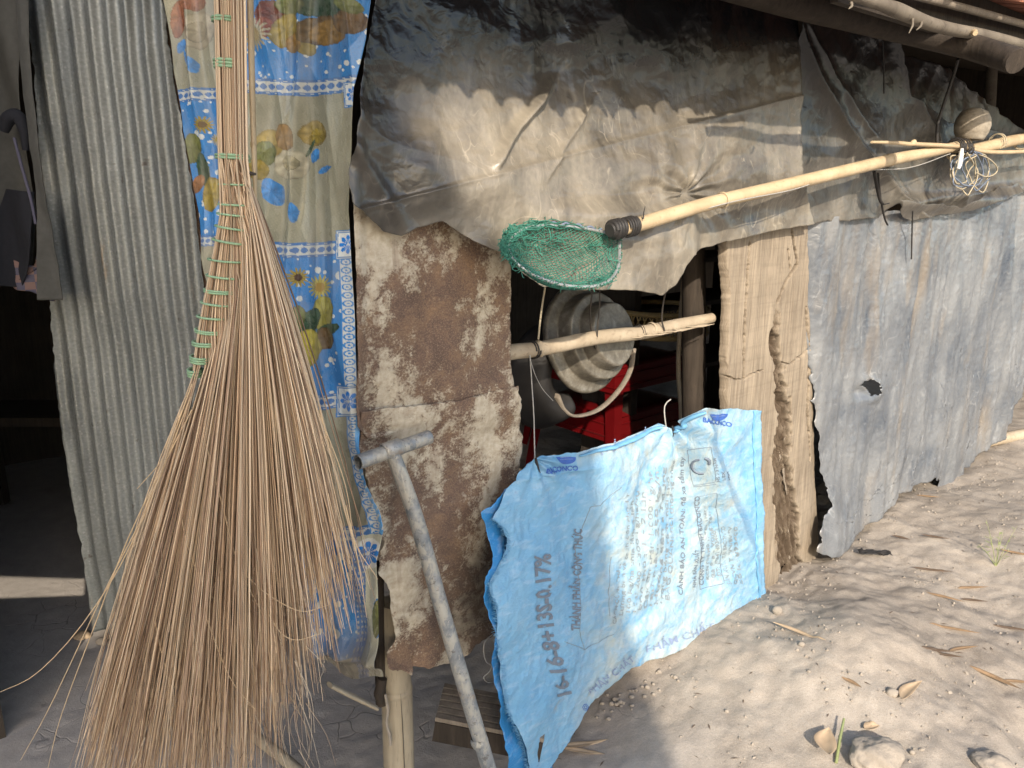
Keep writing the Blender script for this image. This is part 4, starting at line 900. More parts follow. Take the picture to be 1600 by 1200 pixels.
# ------------------------------------------------------------------ dip net on its long bamboo pole
def dipnet():
    N = empty('dip_net', wpt(960, 358, .15), 'green dip net on a long bamboo pole lying across the tarp', 'dip net')
    po = [(958, 359, .17), (1000, 350, .17), (1100, 320, .165), (1200, 296, .16), (1300, 272, .155), (1400, 248, .15), (1480, 232, .145), (1512, 222, .145)]
    p = wpath(po); tube('pole', p, [.0165, .0165, .017, .018, .0185, .019, .0175, .015], MAT['bamboo'], N, 14, n=40)
    pd = (p[-1]-p[0])/np.linalg.norm(p[-1]-p[0])
    def along(px): return curve(p, 200)[int(np.clip((px-958)/(1512-958)*199, 0, 199))]
    for px in (1140, 1346):
        c = along(px); mb = MB(); mb.tube([c-pd*.004, c, c+pd*.004], [.0195, .0213, .0195], 14, caps=False); mb.build('node', MAT['bamboo'], N)
    def ring(c, r, turns, rad, mat, nm, pitch, fl=1.):
        u = np.cross(pd, [0, 0, 1.]); u /= np.linalg.norm(u); v = np.cross(u, pd)
        tube(nm, [c+r*(1+.02*math.sin(t*3))*(math.cos(t)*u+math.sin(t)*v)+pd*pitch*t/(2*math.pi) for t in np.linspace(0, turns*2*math.pi, int(turns*22))], rad, mat, N, 6, fl)
    ring(along(958)-pd*.004, .0182, 3.2, .005, MAT['rubber'], 'rubber_wrap', .009, 1.2)
    mb = MB(); mb.tube([p[0]-pd*.012, p[0]-pd*.004, p[0]+pd*.01], [.014, .0195, .0185], 14); mb.build('rubber_cap', MAT['rubber'], N)
    ring(along(1002), .0205, 2.6, .0032, MAT['rubber'], 'rubber_band', .008); ring(along(1018), .0205, 2.2, .003, MAT['rubber'], 'rubber_band', .006)
    tube('band_end', wpath([(1005, 342, .19), (1006, 332, .19), (1008, 322, .185)]), [.004, .003, .001], MAT['rubber'], N, 5, .5)
    tube('pole_string', wpath([(1060, 338, .17), (1150, 314, .185), (1240, 296, .18), (1330, 268, .14), (1420, 262, .17), (1485, 240, .16)]), .0015, MAT['wire_pale'], N, 5, n=40)
    # hoop
    hp = [(968, 372), (967, 410), (958, 432), (938, 445), (905, 448), (870, 443), (835, 430), (806, 410), (795, 388), (803, 368), (825, 356), (860, 352), (900, 355), (940, 362)]
    H = np.array([wpt(a, b, .115+(b-352)*.0012) for a, b in hp]); Hc = curve(np.vstack([H, H[:1]]), 120)
    tube('hoop', np.vstack([p[0]+pd*.03, Hc[:-4], p[0]+pd*.035]), .0036, MAT['hoop'], N, 8)
    tube('hoop_lash', curve(H[[11, 12, 13]]+np.array([0, 0, .004]), 30)+np.stack([0*np.arange(30), 0*np.arange(30), .003*np.sin(np.arange(30)*.9)], -1), .0025, MAT['wire_blue'], N, 5)
    cen = H.mean(0); nrm = np.cross(H[3]-cen, H[0]-cen); nrm /= np.linalg.norm(nrm)
    if nrm @ WALL.n > 0: nrm = -nrm
    th0 = np.linspace(0, 1, 120)
    def bag(r, a, depth=1.):
        i = (a % 1)*119; i0 = np.floor(i).astype(int); f = (i-i0)[..., None]; rim = Hc[i0]*(1-f)+Hc[np.minimum(i0+1, 119)]*f
        d = (1-r**2.2)
        q = cen+(rim-cen)*(r+.10*np.sin(r*math.pi)*d)[..., None]+nrm*(.035*d*depth)[..., None]+np.array([0, 0, -1.])*(.022*d*depth)[..., None]
        w = .010*pn(r*4+a*9, a*14, 4)*np.sin(np.clip(r, 0, 1)*math.pi)
        return q+w[..., None]*WALL.n
    mb = MB(); RR = .001
    nl = 40
    for k in range(-nl//2, nl//2+1):
        for axis in (0, 1):
            c = k/(nl/2)*.985; half = math.sqrt(max(0, 1-c*c))
            if half < .1: continue
            t = np.linspace(-half, half, 34); jj = .012*pn(t*3+k, t*0+axis*9, 2)
            x, y = (t, c+jj) if axis == 0 else (c+jj, t)
            r = np.clip(np.hypot(x, y), 0, 1); a = np.arctan2(y, x)/(2*math.pi)
            mb.tube(bag(r, a), RR, 3, caps=False)
    # a second, looser and gathered layer near the rim
    r_ = np.random.default_rng(3)
    for i in range(170):
        a0 = r_.uniform(0, 1); a = a0+np.linspace(0, r_.uniform(-.08, .08), 9); r0 = r_.uniform(.55, 1.04); r = np.clip(np.linspace(r0, min(1.08, r0+r_.uniform(-.28, .28)), 9), 0, 1.08)
        mb.tube(bag(np.minimum(r, 1), a, .55)+(np.maximum(r-1, 0)[:, None])*(Hc[(a % 1*119).astype(int)]-cen)+r_.normal(0, .003, 3), RR, 3, caps=False)
    o = mb.build('netting', MAT['net'], N); o['kind'] = 'stuff'
    mb = MB()
    for i in range(900):
        a = r_.uniform(0, 1) if i < 420 else r_.normal(.62, .075)
        b = Hc[int((a % 1)*119)]; out = (b-cen)/np.linalg.norm(b-cen)
        if i >= 420: b = b+out*r_.uniform(-.012, .02)
        v = r_.normal(0, 1, 3); v /= np.linalg.norm(v); l = r_.uniform(.006, .02); w = r_.normal(0, .4, 3)
        mb.tube([b-v*l*.5, b+out*.003+r_.normal(0, .002, 3), b+v*l*.5+w*l*.4], [RR, RR, RR*.6], 3, caps=False)
    for i in range(45):
        a0 = .45+r_.uniform(0, .34); a = a0+np.linspace(0, r_.uniform(.04, .12), 12); b = Hc[(a % 1*119).astype(int)]; out = (b-cen)/np.linalg.norm(b-cen, axis=1)[:, None]
        mb.tube(b+out*(r_.uniform(-.006, .014)+.004*np.sin(np.arange(12)))[:, None]+WALL.n*r_.uniform(-.012, .012), RR*1.2, 3, caps=False)
    o = mb.build('frayed_twine', MAT['net'], N); o['kind'] = 'stuff'
    # second bamboo lashed on to the right, thin stick, float and cords
    o = tube('bamboo_pole', wpath([(1488, 241, .13), (1530, 232, .13), (1600, 216, .125), (1700, 198, .12)]), [.021, .022, .023, .024], MAT['bamboo'], None, 14, n=16); tag(o, 'bamboo pole at the right edge lashed on to the dip net pole', 'bamboo pole')
    o = tube('thin_stick', wpath([(1362, 222, .17), (1400, 223, .168), (1424, 225, .168), (1428, 222, .168), (1432, 225, .168), (1500, 229, .165), (1560, 238, .15), (1680, 232, .13)]), [.004, .006, .0065, .0095, .0065, .0075, .008, .008], MAT['bamboo'], None, 8, n=50); tag(o, 'thin pale stick tied to the pole joint, its pointed end over the tarp', 'stick')
    c = wpt(1519, 198, .15); E = None
    V, Fq = lathe_data([(.001, .066), (.018, .065), (.024, .062), (.045, .052), (.058, .03), (.062, .005), (.058, -.02), (.05, -.035), (.046, -.046), (.04, -.046), (.03, -.02), (.001, -.01)], c, (.04, 0, 1), 40, lambda a, r: .02*np.sin(2*a+1)+.012*np.sin(3*a))
    mb = MB(); mb.add(V, Fq); o = mb.build('coconut_shell', MAT['gourd']); tag(o, 'round brown coconut shell cup upturned on the bamboo pole joint', 'coconut shell')
    mb = MB(); r2 = random.Random(4)
    u = WALL.d; up = np.array([0, 0, 1.])
    for i in range(7):
        cc = wpt(1498+r2.uniform(-10, 10), 232+r2.uniform(-4, 5), .15); mb.tube([cc+.028*(math.cos(t)*WALL.n+math.sin(t)*up)+pd*(.002*t+.004*i-.01) for t in np.linspace(0, 6.6, 22)], .003, 5)
    o = mb.build('lashing', MAT['rubber']); tag(o, 'black rubber lashing around the bamboo pole joint', 'lashing')
    for i, (mat, lab) in enumerate((('wire_blue', 'blue grey cord loops hanging below the pole joint'), ('wire_tan', 'tan cord loops hanging below the pole joint'))):
        mb = MB()
        for j in range(4 if i else 3):
            x0, w, h = 1500+r2.uniform(-4, 22), r2.uniform(16, 30), r2.uniform(26, 34)
            pts = [(1508, 240, .16)]+[(x0+8+w*math.sin(t)*(1 if j % 2 else .8)+r2.uniform(-4, 4), 262+h*(-math.cos(t))*.95+3*j+r2.uniform(-4, 4), .16+.012*math.sin(t*2+j)) for t in np.linspace(.3, 6.0, 12)]+[(1510, 238, .16)]
            mb.tube(curve(wpath(pts), 60), .0026, 5)
        if i: 
            mb.tube(curve(wpath([(1520, 238, .16), (1545, 248, .17), (1558, 262, .17), (1554, 272, .165), (1540, 276, .16), (1526, 270, .16)]), 40), .0026, 5)
            for xx in (1556, 1594): mb.tube([wpt(xx, 222, .13)+.03*(math.cos(t)*WALL.n+math.sin(t)*up)+pd*.003*t for t in np.linspace(0, 12.6, 46)], .0028, 5)
        o = mb.build('cord_loops', MAT[mat]); tag(o, lab, 'cord')
    o = tube('plug', wpath([(1503, 232, .18), (1501, 246, .18), (1499, 258, .18), (1497, 264, .18)]), [.006, .009, .0085, .006], MAT['clutter_white'], None, 8); tag(o, 'cream plastic plug hanging from the pole joint', 'plug')
dipnet()

# ------------------------------------------------------------------ blue sack
FOLD = np.array([(1108, 640), (1120, 700), (1146, 770), (1182, 862), (1200, 940)], float)
def sack_off(px, py):
    o = .06+.075*sstep(980, 780, px)*sstep(700, 1000, py)+.03*sstep(1000, 800, px)
    fx = np.interp(py, FOLD[:, 1], FOLD[:, 0]); q = px-fx
    hh = np.interp(py, [640, 700, 780, 880, 930], [.11, .10, .07, .02, 0.]); o = o+hh*np.exp(-(np.minimum(q, 0)/55)**2)*sstep(5, -5, q)-.02*sstep(-4, 8, q)*sstep(960, 860, py)
    o = o-.015*np.exp(-((px-1045)/24)**2)*sstep(760, 650, py)
    return o
def sack_dsp(s, z, px, py):
    h = .010*fbm(s*4, z*4, 2, 91)+.036*crumple(s, z, 6, 8, 92, .2)+.030*crumple(s, z, 16, 9, 95)+.018*crumple(s, z, 38, 10, 96)
    st = sstep(930, 980, px)
    h = h+.010*np.sin((px+.12*(py-800))/9.5+2*pn(px*.01, py*.008, 4))*st*sstep(1190, 1100, px)*sstep(980, 860, py)*np.clip(pn(px*.012, py*.006, 8)+.55, 0, 1)
    f = np.hypot(px-1046, py-662); th = np.arctan2(py-662, px-1046); h = h+.012*np.sin(th*9)*np.exp(-f/60)*sstep(3, 16, f)
    f = np.hypot(px-836, py-716); th = np.arctan2(py-716, px-836); h = h+.010*np.sin(th*10)*np.exp(-f/55)*sstep(3, 16, f)
    h = h+.006*np.exp(-np.abs(py-(745-.16*(px-840)))/4)*sstep(960, 900, px)
    return h
def sack_at(px, py, lift=0.):
    p = WALL.at(px, py, sack_off(px, py)); s, z = WALL.st(p)
    return p+WALL.n*(sack_dsp(s, z, px, py)+lift)[..., None]
def sack():
    S = empty('fertilizer_sack', WALL.w(.6, 0, .05), 'blue printed fertilizer sack hung sideways below the opening, with frayed open end', 'sack')
    top = [(772, 812), (790, 772), (815, 738), (838, 716), (900, 708), (960, 690), (1000, 672), (1030, 662), (1043, 668), (1056, 672), (1066, 655), (1085, 645), (1100, 637), (1150, 640), (1190, 642)]
    bot = [(832, 1225), (850, 1212), (872, 1185), (890, 1152), (920, 1105), (950, 1078), (985, 1044), (1010, 1036), (1090, 1006), (1150, 976), (1203, 966)]
    lef = [(788, 827), (795, 842), (794, 860), (785, 881), (768, 914), (770, 929), (779, 947), (777, 980), (779, 1010), (786, 1040), (785, 1064), (794, 1109), (812, 1148), (821, 1178)]
    rig = [(1190, 700), (1189, 760), (1192, 860), (1197, 920)]
    nu, nv = 330, 330
    g = coons(top, bot, lef, rig, nu, nv, 1.6, 30)
    px, py = g[..., 0], g[..., 1]; p = sack_at(px, py); s, z = WALL.st(WALL.at(px, py, 0.))
    pale_mid = sstep(890, 990, px+.1*(py-850)+20*pn(px*.01, py*.01, 3))*sstep(1200, 1120, px)*.85+.12  # mask for the paler colour across the middle of the sack
    pale_mid = np.clip(pale_mid+.5*sstep(28, 6, np.abs(py-(712-.36*(px-900))))*(px > 900)*(px < 1050)+.6*np.exp(-((px-1090)/20)**2-((py-655)/16)**2), 0, 1)
    o = mesh_np('front_panel', p, grid_faces(nu, nv), MAT['sack'], S, col=np.repeat(pale_mid[..., None], 3, -1), uv=np.stack([s, z], -1))
    md = o.modifiers.new('thickness', 'SOLIDIFY'); md.thickness = .0007; md.offset = -1
    # back panel inside the open end
    def offb(px, py): return sack_off(px, py)-.012-.05*sstep(760, 850, px)*sstep(1230, 1000, py)
    o = sheet('back_panel', WALL, [(751, 800), (765, 790), (800, 752), (838, 722)], [(800, 1225), (850, 1225), (900, 1120)], [(764, 826), (770, 868), (757, 900), (758, 930), (768, 962), (770, 1000), (772, 1040), (775, 1080), (786, 1120), (788, 1170)], [(880, 900), (900, 1000)], 60, 160, MAT['sack_in'], offb,
              lambda s, z, px, py: .04*crumple(s, z, 10, 7, 97)+.008*np.sin(z*40+s*9), .0007, parent=S, jag=2.5, seed=33, paint=lambda px, py: np.repeat((.1+0*px)[..., None], 3, -1))
    # stitched seam on the right edge, hem and folded lip on top
    seam = [(1178, 642), (1178, 760), (1181, 860), (1191, 960)]
    q = polyl(seam, 80); tube('side_seam', sack_at(q[:, 0], q[:, 1], .002)+WALL.n[None]*.002*np.sin(np.arange(80)*1.3)[:, None], .004, MAT['sack'], S, 6)
    q = polyl([(905, 709), (960, 692), (1000, 676), (1030, 663)], 50); tube('folded_hem', sack_at(q[:, 0], q[:, 1]+3, .004), [.004, .009, .011, .008], MAT['sack'], S, 8, .6)
    q = polyl([(1050, 672), (1066, 660), (1085, 648), (1100, 641)], 30); tube('folded_hem', sack_at(q[:, 0], q[:, 1]+3, .006), [.006, .012, .012, .006], MAT['sack'], S, 8, .6)
    # frayed threads at the open end
    mb = MB(); r = random.Random(8)
    E = polyl([(772, 812)]+lef+[(830, 1210)], 260)
    for i in range(420):
        a, b = E[r.randrange(260)]; l = r.uniform(3, 9); an = r.uniform(-.9, .9)+math.pi
        x = np.array([a+2, a+l*.5*math.cos(an), a+l*math.cos(an)]); y = np.array([b, b+l*.5*math.sin(an)+r.uniform(-1, 1), b+l*math.sin(an)+r.uniform(-2, 2)])
        P = WALL.at(x, y, sack_off(np.full(3, a), np.full(3, b))+np.array([0, .001, r.uniform(-.008, .008)])); s, z = WALL.st(WALL.at(np.array([a]), np.array([b]), 0)); P = P+WALL.n*sack_dsp(s, z, np.array([a]), np.array([b]))[0]
        mb.tube(P, [.0006, .0005, .0003], 3, caps=False)
    o = mb.build('frayed_threads', MAT['sack'], S); o['kind'] = 'stuff'
    tube('tie_knot', np.vstack([sack_at(np.array([836., 839., 841.]), np.array([716., 724., 738.]), .004)]), [.003, .004, .001], MAT['rubber'], S, 6)
    tube('tie_knot', np.vstack([sack_at(np.array([1046., 1047., 1050.]), np.array([664., 670., 682.]), .006)]), [.002, .003, .001], MAT['rubber'], S, 6)
    # ---- print
    def letter_mesh(txt, size, width=1., bold=.018):
        cu = bpy.data.curves.new('txt', 'FONT'); cu.body = txt; cu.size = size; cu.resolution_u = 2; cu.space_character = width; cu.offset = size*bold
        ob = bpy.data.objects.new('txt', cu); COL.objects.link(ob); dg = bpy.context.evaluated_depsgraph_get(); me = bpy.data.meshes.new_from_object(ob.evaluated_get(dg))
        bm = bmesh.new(); bm.from_mesh(me); bmesh.ops.triangulate(bm, faces=bm.faces[:])
        for _ in range(2):
            es = [e for e in bm.edges if e.calc_length() > 4.5]
            if es: bmesh.ops.subdivide_edges(bm, edges=es, cuts=1); bmesh.ops.triangulate(bm, faces=bm.faces[:])
        V = np.array([v.co[:2] for v in bm.verts]); Fq = np.array([[v.index for v in f.verts] for f in bm.faces]) if bm.verts.ensure_lookup_table() is None else None
        bm.free(); bpy.data.objects.remove(ob); bpy.data.curves.remove(cu); bpy.data.meshes.remove(me)
        return V, Fq
    def write(txt, x0, y0, x1, y1, size, mat, flip=1, bend=0., bold=.012):
        """runs from (x0,y0) to (x1,y1) on the sack"""
        V, Fq = letter_mesh(txt, size, 1., bold)
        L = math.hypot(x1-x0, y1-y0); W = V[:, 0].max(); k = L/W; dx, dy = (x1-x0)/L, (y1-y0)/L
        t = V[:, 0]*k; q = V[:, 1]; b = bend*np.sin(t/L*math.pi)
        X = x0+dx*t+dy*(q+b); Y = y0+dy*t-dx*(q+b)
        cx = X[Fq].mean(1); cy = Y[Fq].mean(1); Fq = Fq[(fbm(cx*.11, cy*.11, 3, 44)+.35*pn(cx*.5, cy*.5, 45)) > (-.8 if mat in ('ink', 'ink_blue') else -.36)]
        mesh_np('lettering', sack_at(X, Y, .0024), Fq, MAT[mat], S, smooth=False)
    def lines(segs, mat, w=.0011, nm='print_frame'):
        mb = MB()
        for pts in segs:
            q = polyl(pts, max(6, int(sum(math.dist(a, b) for a, b in zip(pts[:-1], pts[1:]))/4))); mb.tube(sack_at(q[:, 0], q[:, 1], .0006), w, 4)
        mb.build(nm, MAT[mat], S)
    write('16-16-8+13S-0.17%', 893, 1088, 856, 862, 33, 'ink', bend=10, bold=.03)
    write('THÀNH PHẦN CÔNG THỨC', 903, 984, 908, 826, 17, 'ink', bend=-3, bold=.03)
    write('BACONCO', 852, 739, 901, 734, 11, 'ink_blue', bold=.03); write('BACONCO', 1098, 659, 1142, 667, 10, 'ink_blue', bold=.03)
    write('PHẨM CHẤT', 938, 711, 1022, 678, 16, 'ink_pale')
    write('PHẨM CHẤT', 1010, 1020, 1118, 983, 15, 'ink_pale'); write('PHẨM CHẤT', 925, 1087, 990, 1030, 15, 'ink_pale')
    write('CÁCH DÙNG PHÂN', 962, 975, 968, 880, 8.5, 'ink_grey')
    body = ['Lượng bón và cách bón cho 1 ha', '100 kg/ha chia làm 3 lần', 'Lúa: 200 - 300 kg/ha/vụ', 'bón thúc 1 - 2 lần', 'Cây ăn trái: 1.000 kg/ha', 'rau màu: 250 kg/ha', 'Hướng dẫn sử dụng', 'trong bóng râm, nơi khô']
    xs = [972, 982, 992, 1001, 1011, 1020, 1030, 1039]
    for x, t in zip(xs, body): write(t, x, 962-(x-972)*.25, x+9, 745+random.uniform(-25, 45), 8.2, 'ink_grey')
    write('BẢO QUẢN: nơi thoáng mát', 1048, 940, 1056, 720, 8.5, 'ink_grey')
    write('CẢNH BÁO AN TOÀN: để xa tầm tay', 1066, 930, 1072, 715, 8.5, 'ink')
    write('NHÀ SẢN XUẤT', 1088, 918, 1087, 856, 9, 'ink')
    write('CÔNG TY TNHH BACONCO', 1104, 916, 1090, 774, 11, 'ink')
    for x, t, y0, y1 in ((1113, 'KCN Phú Mỹ 1, Tân Thành', 908, 790), (1122, 'Bà Rịa - Vũng Tàu', 905, 800), (1130, 'ĐT: (064) 893400', 902, 830)): write(t, x, y0, x-10, y1, 7.5, 'ink_grey')
    for x, t in ((1140, 'SẢN XUẤT TẠI BACONCO'), (1150, 'QCVN TCVN/BVTV'), (1159, 'Số lô: 893400')): write(t, x, 912, x-8, 822, 8, 'ink_grey')
    write('HSD 3 NĂM', 1122, 752, 1120, 716, 8, 'ink'); write('LSX', 1132, 750, 1131, 736, 8, 'ink'); write('NSX', 1142, 750, 1141, 737, 8, 'ink')
    lines([[(878, 1000), (908, 1012), (914, 1016), (960, 992)], [(904, 985), (909, 920), (900, 860), (918, 790), (932, 788), (968, 760)], [(904, 985), (914, 1016)], [(952, 962), (948, 925), (954, 870)]], 'ink_grey', .0008)
    lines([[(1098, 923), (1132, 912), (1120, 770), (1084, 776), (1098, 923)], [(1076, 704), (1112, 698), (1116, 752), (1082, 758), (1076, 704)], [(1082, 760), (1117, 756)]], 'ink', .0009)
    # recycling arrow mark in its box
    def arc(cx, cy, r, a0, a1, n=16): return [(cx+r*math.cos(a), cy+r*math.sin(a)) for a in np.linspace(a0, a1, n)]
    lines([arc(1092, 728, 11, 1.2, 4.6)], 'ink', .0042, 'arrow_mark'); lines([arc(1098, 722, 7, -1.6, .3)], 'ink', .0052, 'arrow_mark')
    # crest badges over the words at the top and small seal at the bottom
    for cx, cy, w in ((884, 717, 15), (1124, 650, 15)):
        a = np.linspace(0, math.pi, 18); nr = 6; P = np.array([[(cx+w*f*math.cos(t), cy-3+11*f*math.sin(t)) for t in a] for f in np.linspace(.02, 1, nr)]); mesh_np('crest', sack_at(P[..., 0], P[..., 1], .0012), grid_faces(17, nr-1), MAT['ink_blue'], S)
        lines([[(cx-11, cy+1), (cx+11, cy)], [(cx-9, cy-2), (cx+9, cy-3)]], 'ink_pale', .001, 'crest_line')
    lines([arc(915, 1105, 5, 0, 6.28), arc(915, 1105, 2.5, 0, 6.28)], 'ink_blue', .0009, 'seal')
    lines([arc(1165, 970, 7, .4, 2.8)], 'ink_blue', .0012, 'seal')
    return S
sack()

# ------------------------------------------------------------------ zinc T pipe, bamboo post, pallet, sticks
def lower_left():
    T = empty('zinc_pipe', ground_at(770, 1215, -.18), 'T shaped grey zinc pipe leaning in front of the rusty sheets', 'pipe')
    a, b = wpt(560, 722, .10), wpt(670, 683, .085); d = (b-a)/np.linalg.norm(b-a)
    mb = MB(); P = polyl3([a, b], 12); mb.tube(P, .0145, 16, caps=False); V, Fq = tube_data([b, a], .012, 16); mb.add(V, Fq)
    for c in (a, b):
        q = d if c is b else -d; V, Fq = tube_data([c, c+q*.0008], .0145, 16); V2, _ = tube_data([c, c+q*.0008], .012, 16)
    mb.build('crossbar', MAT['pipe'], T)
    for c, s in ((a, -1), (b, 1)):
        V, Fq = lathe_data([(.0145, 0), (.0145, .001), (.012, .001), (.012, -.02), (.001, -.02)], c, d*s, 16); mb = MB(); mb.add(V, Fq); mb.build('pipe_end', MAT['pipe'], T)
    sh = wpath([(613, 706, .093), (650, 810, .115), (690, 950, .14), (728, 1080, .17), (768, 1215, .205)])
    tube('shaft', sh, [.0145, .016, .016, .0165, .0165], MAT['pipe'], T, 16, n=40)
    mb = MB(); c = wpt(612, 702, .093); mb.tube([c-d*.021, c-d*.018, c+d*.018, c+d*.021], [.0146, .0175, .0175, .0146], 14, caps=False); mb.build('weld_collar', MAT['pipe'], T)
    c = wpt(749, 1158, .187); q = (sh[-1]-sh[-2])/np.linalg.norm(sh[-1]-sh[-2]); mb = MB(); mb.tube([c-q*.012, c-q*.004, c+q*.004, c+q*.012], [.0165, .0195, .0195, .0165], 14, caps=False); mb.build('joint_ring', MAT['pipe'], T)
    # bamboo post
    B = empty('bamboo_post', wpt(622, 1215, -.05), 'short stout bamboo post under the torn rusty sheet', 'bamboo post')
    p = wpath([(618, 940, -.06), (617, 1050, -.06), (620, 1085, -.06), (624, 1215, -.06), (626, 1260, -.06)]); tube('culm', p, [.037, .037, .037, .038, .038], MAT['bamboo_post'], B, 20, n=24)
    c = wpt(619, 1076, -.06); q = np.array([0, 0, 1.]); mb = MB(); mb.tube([c-q*.008, c-q*.002, c+q*.002, c+q*.008], [.0372, .0392, .0392, .0372], 20, caps=False); mb.build('node', MAT['bamboo_post'], B)
    tube('crack', wpath([(626, 1084, -.022), (629, 1130, -.021), (631, 1175, -.021), (633, 1225, -.021)]), [.0006, .0016, .0018, .001], MAT['rubber'], B, 5, .5)
    tube('termite_trail', wpath([(602, 1085, -.030), (606, 1110, -.0285), (604, 1130, -.029), (609, 1150, -.027), (610, 1165, -.026)]), [.003, .004, .003, .0045, .003], MAT['stone'], B, 6, n=16)
    tube('node_stub', wpath([(597, 1060, -.04), (592, 1085, -.04), (594, 1098, -.04)]), [.012, .013, .008], MAT['dark_wood'], B, 7)
    # cut slats left of the post
    o = tube('split_stick', wpath([(515, 1070, .02), (545, 1085, .02), (588, 1106, .03)]), [.012, .014, .012], MAT['bamboo_post'], None, 8, .4); tag(o, 'split bamboo slat poking out under the curtain hem', 'slat')
    g0, g1 = ground_at(398, 1150, -.13), ground_at(490, 1225, -.14)
    o = tube('stick', [g0, (g0+g1)/2+[0, 0, .004], g1], [.015, .016, .016], MAT['bamboo_post'], None, 8); tag(o, 'pale bamboo stick lying on the dirt beneath the broom tips', 'stick')
    # grooved pallet piece
    E = empty('pallet_piece', wpt(740, 1180, -.02), 'grooved piece of wooden pallet lying under the sack beside the pipe', 'pallet')
    A = wpt(683, 1128, -.03); ex = wpt(800, 1215, .10)-A; ex[2] = -.03; ex /= np.linalg.norm(ex); ey = np.cross([0, 0, 1.], ex); ey /= np.linalg.norm(ey); ez = np.cross(ex, ey)
    if ey @ WALL.n > 0: ey = -ey
    mb = MB(); mb.box(A+ex*.13+ey*.07-ez*.03, ex*.27, ey*.14, ez*.055); mb.build('block', MAT['dark_wood'], E, smooth=False)
    sl = None
    for i in range(6):
        mb = MB(); mb.box(A+ex*.13+ey*(.012+.024*i)+ez*.003, ex*.272, ey*.017, ez*.012); mb.build('slat', MAT['grey_wood'], E, smooth=False)
    o = tube('wire_loop', wpath([(772, 990, .05), (758, 1002, .06), (756, 1020, .06), (760, 1034, .06), (768, 1040, .065), (764, 1050, .065), (756, 1058, .06), (762, 1066, .06), (778, 1064, .06)]), .0016, MAT['wire_pale'], None, 5, n=40); tag(o, 'crinkled white wire beside the open end of the sack', 'wire')
lower_left()

